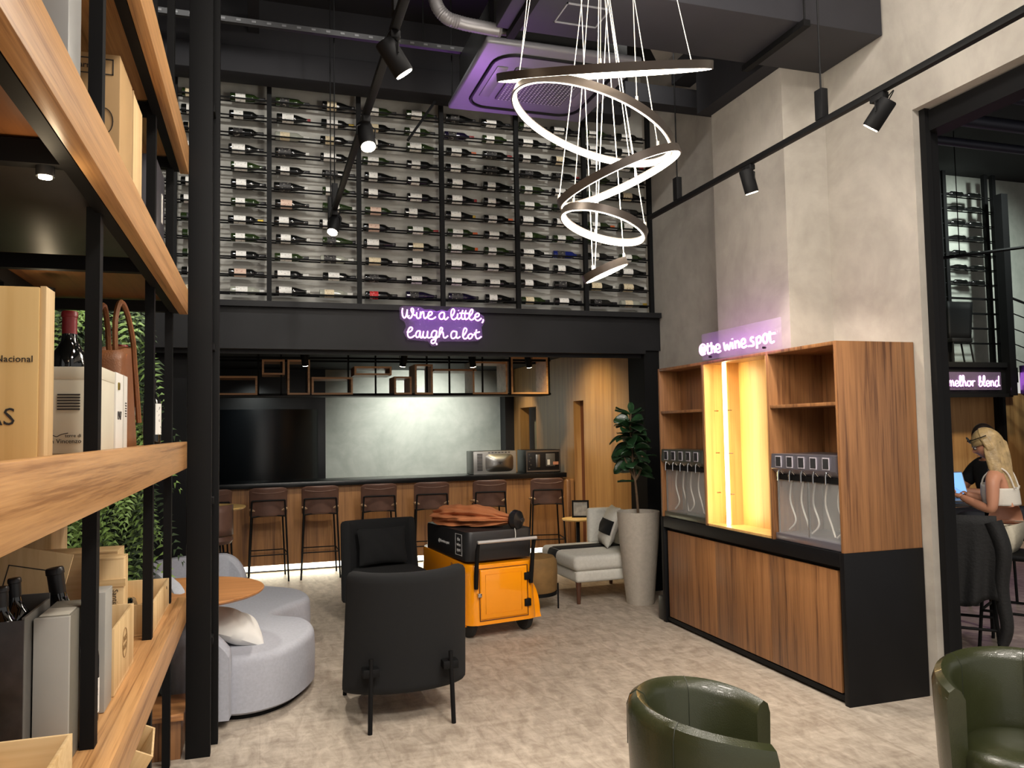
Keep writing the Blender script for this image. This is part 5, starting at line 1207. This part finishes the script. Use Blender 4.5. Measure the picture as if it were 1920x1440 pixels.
hc = Vector((0, .115, HZ+.67)); Rm = head(W, hc, math.radians(16), math.radians(-22), SKIN)
# long hair: cap plus falling sheet
mb = MB()
def hairf(u, v):
    ph = PI*(1.0+1.0*u)+.0; ph = PI*.92+PI*1.16*u   # back half around
    if v < .45:
        th = PI*(.02+.50*(v/.45)); d = Vector((math.sin(th)*math.cos(ph)*.088, math.sin(th)*math.sin(ph)*.108, math.cos(th)*.128)); return hc+Rm @ d
    k = (v-.45)/.55; d = Vector((math.cos(ph)*.088, math.sin(ph)*.108, 0)); p = hc+Rm @ d
    wv = .006*math.sin(u*60+v*4)+.010*math.sin(u*23+k*5)
    return Vector((p.x*(1+.35*k)-.0, p.y-.02*k-.05*k*k+wv-.02*math.sin(PI*k), p.z-.40*k+.03*math.sin(u*31)*k))
mb.grid(hairf, 70, 26); mb.build('hair', HAIR, W, solid=.012)
mb = MB()
mb.grid(lambda u, v: hc+Rm @ Vector((math.sin(PI*.46*v)*math.cos(2*PI*u)*.084, math.sin(PI*.46*v)*math.sin(2*PI*u)*(.100 if math.sin(2*PI*u) < 0 else .097), math.cos(PI*.46*v)*.124)), 40, 12, True)
mb.build('hair_crown', HAIR, W, solid=.006)
for s in (-1, 1):
    mb = MB(); mb.grid(lambda u, v: hc+Rm @ Vector((s*(.082-.004*v+.012*math.sin(v*5)), .03-.05*u-.02*v, .06-.26*v)), 5, 14); mb.build('hair_strand', HAIR, W, solid=.012)
# sunglasses on the head
MB().tube([hc+Rm @ Vector((math.cos(a)*.094, math.sin(a)*.108, .070)) for a in [PI*(-.05)+PI*1.1*i/20 for i in range(21)]], .0035, 6).build('sunglasses_frame', BLACK, W)
for s in (-1, 1): MB().lathe([(0, -.003), (.026, -.002), (.028, 0), (.026, .002), (0, .003)], 20, M=Matrix.Translation(hc+Rm @ Vector((s*.036, .098, .075))) @ Matrix.Rotation(PI/2-.5, 4, 'X')).build('sunglasses_lens', plain('dark_lens', rgb(40, 46, 52), .08), W)
TOP = plain('white_crop_top', rgb(222, 216, 204), .85, bump=.3, bscale=300); TR = plain('off_white_trousers', rgb(196, 188, 168), .9, bump=.35, bscale=60, var=.06, vscale=30)
MB().grid(lambda u, v: Vector((math.cos(2*PI*u)*(.150+.005*math.sin(PI*v)), .036+.012*v+math.sin(2*PI*u)*(.116+.010*math.sin(PI*v)*max(0, math.sin(2*PI*u))), HZ+.235+(.125+.03*max(0, math.sin(2*PI*u)))*v+.003*math.sin(26*PI*u)*math.sin(PI*v))), 48, 10, True).build('crop_top', TOP, W, solid=.006)
for s in (-1, 1): MB().tube(smoothpts([(s*.075, -.062, HZ+.35), (s*.085, -.02, HZ+.47), (s*.085, .05, HZ+.505), (s*.07, .13, HZ+.44), (s*.06, .155, HZ+.36)]), .006, 6).build('shoulder_strap', TOP, W)
MB().tube([(-.09, -.062, HZ+.365), (0, -.066, HZ+.36), (.09, -.062, HZ+.365)], .005, 6).build('back_strap', TOP, W)
skinbody('trousers', [(0, 0, HZ), (0, .012, HZ+.09), (-.09, .02, HZ-.01), (-.10, .22, HZ+.005), (-.10, .44, HZ), (-.09, .33, HZ-.22), (-.09, .23, HZ-.37),
                      (.09, .02, HZ-.01), (.10, .22, HZ+.005), (.10, .44, HZ), (.09, .36, HZ-.22), (.09, .28, HZ-.37)],
         [(0, 1), (0, 2), (2, 3), (3, 4), (4, 5), (5, 6), (0, 7), (7, 8), (8, 9), (9, 10), (10, 11)],
         [(.165, .135), (.145, .112), .125, .105, .08, .075, .078, .125, .105, .08, .075, .078], TR, W)
for s in (-1, 1):
    y = .24 if s < 0 else .30
    skinbody('sandal', [(s*.09, y-.05, HZ-.50), (s*.09, y+.04, HZ-.505), (s*.09, y+.14, HZ-.512)], [(0, 1), (1, 2)], [(.030, .014), (.036, .012), (.034, .010)], plain('black_sandal', rgb(30, 28, 28), .3), W)
    MB().tube(smoothpts([(s*.09-.034, y+.06, HZ-.50), (s*.09, y+.05, HZ-.455), (s*.09+.034, y+.06, HZ-.50)]), .006, 6).build('sandal_strap', plain('gold_strap', rgb(190, 160, 110), .3, .6), W)
def hand(parent, wrist, fwd, palmn, s, skin, curl=.5, k=1.0):
    """palm plus five separate bent fingers; fwd = towards the fingertips, palmn = palm facing, s = side of the thumb"""
    wv = Vector(wrist); f = Vector(fwd).normalized(); n = Vector(palmn); n = (n-f*n.dot(f)).normalized(); sd = f.cross(n)*s
    V_ = [wv-f*.02, wv+f*.02*k, wv+f*.055*k, wv+f*.085*k]; o = skinbody('hand', V_, [(0, 1), (1, 2), (2, 3)], [(.022, .022), (.028*k, .017*k), (.037*k, .014*k), (.036*k, .012*k)], skin, parent, 2)
    for i, (off, ln) in enumerate(((.030, .068), (.010, .076), (-.010, .070), (-.029, .055))):
        b = wv+f*.075*k+sd*off*k; c1 = b+(f*math.cos(curl*.5)+n*math.sin(curl*.5))*ln*.42*k; c2 = c1+(f*math.cos(curl*1.3)+n*math.sin(curl*1.3))*ln*.32*k; c3 = c2+(f*math.cos(curl*2)+n*math.sin(curl*2))*ln*.26*k
        skinbody('finger', [b, c1, c2, c3], [(0, 1), (1, 2), (2, 3)], [.009*k, .0085*k, .008*k, .007*k], skin, o, 1)
    b = wv+f*.025*k+sd*.028*k; c1 = b+(f*.5+sd*.75+n*.3).normalized()*.035*k; c2 = c1+(f*.8+sd*.3+n*.5).normalized()*.030*k
    skinbody('thumb', [b, c1, c2], [(0, 1), (1, 2)], [.011*k, .0095*k, .0085*k], skin, o, 1)
hand(W, (-.085, .29, HZ+.29), (.35, .6, .10), (.6, -.1, .6), -1, SKIN, .7)
hand(W, (.075, .30, HZ+.30), (-.35, .6, -.10), (-.3, .1, -.8), 1, SKIN, .6)
FR['person'] = Matrix.Translation((5.22, 4.47, 0)) @ Matrix.Rotation(math.radians(30), 4, 'Z')
# tablet held
tp = FR['person'] @ Vector((.0, .385, HZ+.335))
t = empty('tablet', tp, 0, 'tablet with a glowing blue screen held in both hands of the blonde person', 'tablet', rot=(math.radians(32), math.radians(-10), math.radians(20)))
MB().box(-.065, .065, -.10, .10, -.004, .004, .003).build('tablet_body', plain('tablet_grey', rgb(120, 122, 126), .3, .6), t)
bx('screen', -.058, .058, -.092, .092, .0042, .0048, emis('blue_screen', (.2, .45, .95, 1), .8), t, world=False)
# stool under her
t = empty('high_chair', (5.23, 4.42, 0), math.radians(30), 'black high chair under the blonde person', 'chair')
MB().box(-.20, .20, -.20, .24, .655, .70, .02, 3).build('seat', BLACK, t)
MB().grid(lambda u, v: Vector(((u-.5)*.42, -.22-.03*v+.05*(2*u-1)**2, .68+.22*v)), 14, 6).build('low_back', BLACK, t, sub=1, solid=.025)
for x in (-1, 1):
    for y in (-1, 1): MB().tube([(x*.17, y*.18, .66), (x*.22, y*.23, 0)], .012, 8).build('leg', BLACK, t)
for y in (-.21, .21): MB().tube([(-.20, y, .29), (.20, y, .29)], .01, 8).build('foot_rail', BLACK, t)
for x in (-.205, .205): MB().tube([(x, -.21, .29), (x, .21, .29)], .01, 8).build('foot_rail', BLACK, t)
# high table
t = empty('high_table', (5.12, 5.2, 0), 0, 'dark high table where two people sit in the next room', 'table')
MB().box(4.62, 5.62, 4.84, 5.62, .985, 1.015, .004).build('table_top', plain('dark_table_top', rgb(60, 58, 58), .4), t, True)
for x, y in ((4.7, 4.92), (5.54, 4.92), (4.7, 5.54), (5.54, 5.54)): MB().box(x-.02, x+.02, y-.02, y+.02, 0, .985).build('leg', BLACK, t, True)
# laptop
t = empty('laptop', (5.36, 5.0, 1.016), math.radians(-6), 'open silver laptop with a blue screen on the dark high table', 'laptop')
SIL = plain('laptop_silver', rgb(178, 180, 184), .35, .7)
MB().box(-.16, .16, -.11, .11, 0, .012, .004).build('keyboard_base', SIL, t)
bx('keyboard', -.14, .14, -.03, .08, .0122, .0135, plain('black_keys', rgb(30, 30, 32), .5), t, world=False)
sc_ = MB().box(-.16, .16, -.004, .004, 0, .215, .003, M=Matrix.Translation((0, .11, .012)) @ Matrix.Rotation(-.30, 4, 'X')).build('screen_lid', SIL, t)
MB().box(-.15, .15, -.0055, -.0042, .012, .205, M=Matrix.Translation((0, .11, .012)) @ Matrix.Rotation(-.30, 4, 'X')).build('display', emis('laptop_screen', (.22, .48, .95, 1), .75), sc_)
t = empty('paper_sheets', (5.06, 4.93, 1.016), .3, 'white papers lying at the table edge by the laptop', 'papers')
MB().box(-.10, .10, -.07, .07, 0, .006).build('sheet', WHITE, t)
MB().box(-.11, .09, -.075, .06, .006, .010, M=Matrix.Rotation(.2, 4, 'Z')).build('sheet', WHITE, t)
# second person (black T-shirt)
M2 = person('person', (6.20, 5.38, 0), math.radians(75), 'person in a black T-shirt seated beyond the blonde person at the high table', None, None)
V2 = [(0, 0, .80), (0, .02, .92), (0, .05, 1.06), (0, .07, 1.18), (0, .08, 1.28), (0, .10, 1.36), (-.13, .07, 1.26), (-.20, .09, 1.22), (-.26, .20, 1.02), (-.16, .44, 1.05), (-.14, .50, 1.06),
      (.13, .07, 1.26), (.20, .09, 1.22), (.26, .20, 1.02), (.16, .44, 1.05), (.14, .50, 1.06), (-.10, .02, .78), (-.11, .44, .80), (-.11, .40, .36), (-.11, .50, .32), (.10, .02, .78), (.11, .44, .80), (.11, .40, .36), (.11, .50, .32)]
E2 = [(0, 1), (1, 2), (2, 3), (3, 4), (4, 5), (3, 6), (6, 7), (7, 8), (8, 9), (9, 10), (3, 11), (11, 12), (12, 13), (13, 14), (14, 15), (0, 16), (16, 17), (17, 18), (18, 19), (0, 20), (20, 21), (21, 22), (22, 23)]
R2 = [(.16, .13), (.15, .12), (.16, .12), (.17, .12), (.08, .07), .055, .07, .06, .048, .034, .028, .07, .06, .048, .034, .028, .1, .08, .05, .04, .1, .08, .05, .04]
SK2 = plain('skin_medium', rgb(170, 116, 88), .5, var=.03)
skinbody('body', V2, E2, R2, SK2, M2)
skinbody('t_shirt', [(0, .0, .82), (0, .02, .94), (0, .05, 1.08), (0, .07, 1.19), (0, .08, 1.27), (-.13, .07, 1.255), (-.20, .09, 1.215), (-.245, .165, 1.08), (.13, .07, 1.255), (.20, .09, 1.215), (.245, .165, 1.08)],
         [(0, 1), (1, 2), (2, 3), (3, 4), (3, 5), (5, 6), (6, 7), (3, 8), (8, 9), (9, 10)], [(.175, .145), (.165, .135), (.175, .135), (.185, .135), (.085, .08), .085, .075, .064, .085, .075, .064], FABLK, M2)
skinbody('trousers', [(0, 0, .79), (-.10, .02, .78), (-.11, .45, .80), (-.11, .40, .42), (.10, .02, .78), (.11, .45, .80), (.11, .40, .42)], [(0, 1), (1, 2), (2, 3), (0, 4), (4, 5), (5, 6)], [(.175, .145), .12, .095, .07, .12, .095, .07], plain('dark_trousers', rgb(38, 40, 48), .8), M2)
hc = Vector((0, .13, 1.50)); Rm = head(M2, hc, 0, math.radians(-15), SK2)
MB().grid(lambda u, v: hc+Rm @ Vector((math.sin(PI*.5*v)*math.cos(2*PI*u)*.082, math.sin(PI*.5*v)*math.sin(2*PI*u)*.100-.012, math.cos(PI*.5*v)*.124)), 30, 12, True).build('hair', plain('dark_hair', rgb(40, 30, 24), .5), M2, solid=.006)
hand(M2, (-.14, .50, 1.055), (.2, 1, -.05), (0, 0, -1), -1, SK2, .4, 1.05); hand(M2, (.14, .50, 1.055), (-.2, 1, -.05), (0, 0, -1), 1, SK2, .4, 1.05)
t = empty('high_chair', (6.22, 5.36, 0), math.radians(75), 'black high chair under the person in the black T-shirt', 'chair')
MB().box(-.20, .20, -.20, .20, .62, .655, .015, 3).build('seat', BLACK, t)
for x in (-1, 1):
    for y in (-1, 1): MB().tube([(x*.17, y*.17, .62), (x*.22, y*.22, 0)], .012, 8).build('leg', BLACK, t)
# chair with jacket
t = empty('high_chair', (4.60, 4.33, 0), math.radians(-48), 'black high chair with a jacket over its back, just inside the doorway', 'chair')
MB().box(-.20, .20, -.18, .20, .66, .70, .015, 3).build('seat', BLACK, t)
MB().grid(lambda u, v: Vector(((u-.5)*.40, -.20-.04*v, .70+.29*v)), 12, 6).build('backrest', BLACK, t, sub=1, solid=.02)
for x in (-1, 1):
    for y in (-1, 1): MB().tube([(x*.17, y*.17, .66), (x*.22, y*.22, 0)], .012, 8).build('leg', BLACK, t)
for y in (-.20, .20): MB().tube([(-.20, y, .28), (.20, y, .28)], .01, 8).build('foot_rail', BLACK, t)
for x in (-.20, .20): MB().tube([(x, -.20, .28), (x, .20, .28)], .01, 8).build('foot_rail', BLACK, t)
t = empty('jacket', (4.60, 4.33, .99), math.radians(-48), 'black jacket draped over a high chair back, sleeve hanging down', 'jacket')
JK = plain('black_jacket_cloth', rgb(10, 10, 11), .7, bump=.3, bscale=60)
def jf(u, v):
    x = (u-.5)*.44*(1+.1*v); fold = .015*math.sin(u*22+v*3)
    if v < .12: k = v/.12; return Vector((x, -.19-.07*k, .035*math.sin(PI*k*.5)))
    k = (v-.12)/.88; return Vector((x, -.268-.02*k+fold*k, .035-.56*k+.03*math.sin(u*9)*k))
MB().grid(jf, 40, 20).build('jacket_body', JK, t, solid=.012)
MB().tube(smoothpts([(.20, -.25, .0), (.25, -.27, -.18), (.23, -.27, -.42), (.25, -.28, -.66), (.22, -.28, -.78)]), [.055-.0007*i for i in range(33)], 12).build('sleeve', JK, t)
# mezzanine rack, rails
rk = empty('mezzanine_bottle_rack', (9.6, 8.9, 2.42), 0, 'tall black bottle rack on the mezzanine seen through the doorway', 'bottle rack')
for x in (9.38, 9.48, 10.26, 10.42): MB().box(x-.03, x+.03, 8.88, 8.94, 2.42, 5.3).build('upright', BLACK, rk, True)
RZ = [2.78, 3.0, 3.22, 3.44, 3.645, 3.865, 4.08, 4.30, 4.52, 4.74, 4.95]
for z in RZ:
    for y in (8.90, 8.985): MB().cyl((9.3, y, z), (10.45, y, z), .009, n=6).build('rail', BLACK, rk, True)
for i, z in enumerate(RZ[4:]):
    for k in range(2):
        bottle((9.86+.335*k-.0, 8.945, z+.035), (Matrix.Rotation(-PI/2, 4, 'Y') @ Matrix.Rotation(PI/2, 4, 'Z')).to_euler(), 'burg' if i % 2 else 'straight', 'dark', 'white', 'black',
               f'dark bottle on the mezzanine rack through the doorway, {["left","right"][k]}, {["lowest","second","third","fourth","fifth","sixth","topmost"][i]} filled row', 'bottles on the mezzanine rack', .04, .10)
t = empty('mezzanine_railing', (10.8, 8.6, 2.42), 0, 'black stair and mezzanine railing with thin bars at the right edge', 'railing')
MB().box(10.12, 10.24, 8.52, 8.64, 2.0, 4.9).build('post', BLACK, t, True)
for k in range(5): MB().cyl((10.22, 8.58, 3.42-.22*k), (12.4, 8.0, 2.52-.22*k), .018 if k == 0 else .008, n=6).build('bar', BLACK, t, True)
t = empty('stair_stringer', (11, 8.3, 2), 0, 'dark sloping stair side lit purple by the neon sign', 'stair')
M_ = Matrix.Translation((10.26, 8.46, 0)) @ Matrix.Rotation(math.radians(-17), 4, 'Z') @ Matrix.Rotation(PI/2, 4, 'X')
MB().prism([(0, 2.42), (2.4, 1.0), (2.4, .62), (0, 2.02)], -.05, .05, M=M_).build('stringer', plain('neon_tinted_steel', rgb(56, 40, 84), .4, .3), t, True)  # purple neon light is painted into the stringer's colour
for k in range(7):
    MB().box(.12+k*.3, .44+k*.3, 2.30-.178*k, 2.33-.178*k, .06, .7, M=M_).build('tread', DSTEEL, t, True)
MB().prism([(.05, 0), (2.4, 0), (2.4, .6), (.05, 1.98)], -.02, .02, M=M_).build('under_stair_panel', plain('neon_tinted_panel', rgb(190, 110, 120), .6), t, True)  # pink cast of the purple light is put into the panel colour
t = empty('mezzanine_chair', (9.0, 8.75, 2.42), 0, 'dark chair silhouette on the mezzanine next to the doorway frame', 'chair')
MB().grid(lambda u, v: Vector((9.27+.40*u+.06*v*u, 8.74+.03*math.sin(PI*u), 2.80+.55*v)), 10, 6).build('backrest', BLACK, t, True, solid=.03)
MB().box(9.25, 9.62, 8.66, 8.86, 2.76, 2.82, .01).build('seat', BLACK, t, True)
for x, y in ((9.28, 8.68), (9.59, 8.68), (9.28, 8.84), (9.60, 8.84)): MB().cyl((x, y, 2.76), (x+(.06 if x > 9.4 else -.02), y, 2.42), .012, n=8).build('leg', BLACK, t, True)
# neon in the hall: monoline script letters
LT = {'a': ([[(.45,.5),(.2,.55),(.05,.3),(.1,.05),(.3,0),(.45,.2),(.47,.5),(.47,.15),(.55,0),(.7,.1)]], .7), 'm': ([[(0,.1),(.08,.5),(.1,0)],[(.1,.3),(.25,.52),(.33,.35),(.33,0)],[(.33,.3),(.5,.52),(.58,.35),(.6,.05),(.75,.1)]], .75),
      'e': ([[(.05,.22),(.35,.28),(.38,.45),(.2,.52),(.05,.3),(.12,.05),(.3,0),(.5,.12)]], .5), 'l': ([[(0,.1),(.25,.6),(.22,.95),(.1,.9),(.08,.4),(.15,.02),(.35,.1)]], .35),
      'h': ([[(0,.1),(.22,.6),(.2,.95),(.08,.9),(.08,0)],[(.08,.3),(.25,.52),(.36,.35),(.38,.05),(.55,.1)]], .55), 'o': ([[(.3,.5),(.1,.45),(.05,.2),(.2,0),(.4,.15),(.4,.4),(.28,.5),(.55,.42)]], .55),
      'r': ([[(0,.1),(.08,.5),(.1,0)],[(.1,.3),(.22,.5),(.38,.48)]], .42), 'b': ([[(0,.1),(.2,.7),(.16,.95),(.06,.8),(.06,.1),(.2,0),(.38,.15),(.36,.4),(.2,.48),(.08,.3)]], .46),
      'n': ([[(0,.1),(.08,.5),(.1,0)],[(.1,.3),(.28,.52),(.38,.35),(.4,.05),(.55,.1)]], .55), 'd': ([[(.42,.5),(.2,.52),(.05,.3),(.12,.03),(.3,0),(.44,.25),(.5,.95),(.46,.2),(.6,.05)]], .6), ' ': ([], .4)}
t = empty('neon_sign', (9.9, 8.52, 2.2), 0, 'pink neon script a melhor blend on the mezzanine beam in the next room', 'neon sign')
x = 8.84
for ch in 'a melhor blend':
    st, wd = LT[ch]
    for s_ in st: MB().tube(smoothpts([(x+px*.155, 8.54, 2.13+py*.15) for px, py in s_], 5), .0085, 6).build('neon_tube', NEON, t, True)
    x += wd*.155
MB().box(8.80, x+.04, 8.551, 8.556, 2.08, 2.33).build('acrylic_backing', ACR, t, True)
add_light('neon_lamp', 'AREA', (9.5, 8.48, 2.2), 5, (.85, .3, 1), (9.6, 6, 1.7), sx=1.6, sy=.25)
add_light('hall_lamp', 'SPOT', (9.6, 7.0, 5.2), 420, (.9, 1, .92), (9.9, 9.3, 3.6), size=.1, spot=90, blend=1)
add_light('hall_lamp', 'SPOT', (8.9, 7.2, 3.6), 220, (1, .84, .6), (8.9, 9.0, 1.2), size=.1, spot=90, blend=1)
add_light('hall_lamp', 'SPOT', (5.6, 3.3, 3.8), 80, (1, .90, .76), (5.3, 4.6, 1.0), size=.06, spot=60, blend=.8)
t = empty('pipe_run', (6.5, 6.5, 4.9), 0, 'black pipes and steel joists under the dark ceiling of the next room', 'pipes')
for k, (z, r_) in enumerate(((5.05, .05), (4.9, .07), (4.78, .05))): MB().cyl((4.15, 6.2+.3*k, z), (12.5, 6.2+.3*k, z), r_, n=12).build('pipe', plain('dark_blue_steel', rgb(44, 46, 58), .5, .4), t, True)
for y in (3.0, 4.2): MB().box(4.3, 12.0, y, y+.12, 4.75, 4.95).build('joist', plain('dark_blue_steel', rgb(44, 46, 58), .5, .4), t, True)
for k in range(3): MB().box(5.0+.9*k, 5.1+.9*k, .5, 8.5, 5.0, 5.2).build('joist', plain('dark_blue_steel', rgb(44, 46, 58), .5, .4), t, True)
t = empty('lighting_track', (7.0, 6.0, 3.9), 0, 'thin black lighting track in the next room crossing in front of the bottle rack', 'lighting track')
MB().cyl((8.2, 7.9, 3.72), (10.6, 7.5, 4.05), .022, n=6).build('rail', BLACK, t, True)
for q in (.15, .85): MB().cyl((8.2+2.4*q, 7.9-.4*q, 3.72+.33*q), (8.2+2.4*q, 7.9-.4*q, 5.4), .006, n=6).build('hanger_rod', BLACK, t, True)
MB().cyl((10.45, 7.52, 3.95), (10.35, 7.4, 3.78), .05, n=16).build('lamp_can', BLACK, t, True)
MB().cyl((10.45, 7.52, 4.03), (10.45, 7.52, 3.93), .01, n=8).build('lamp_stem', BLACK, t, True)
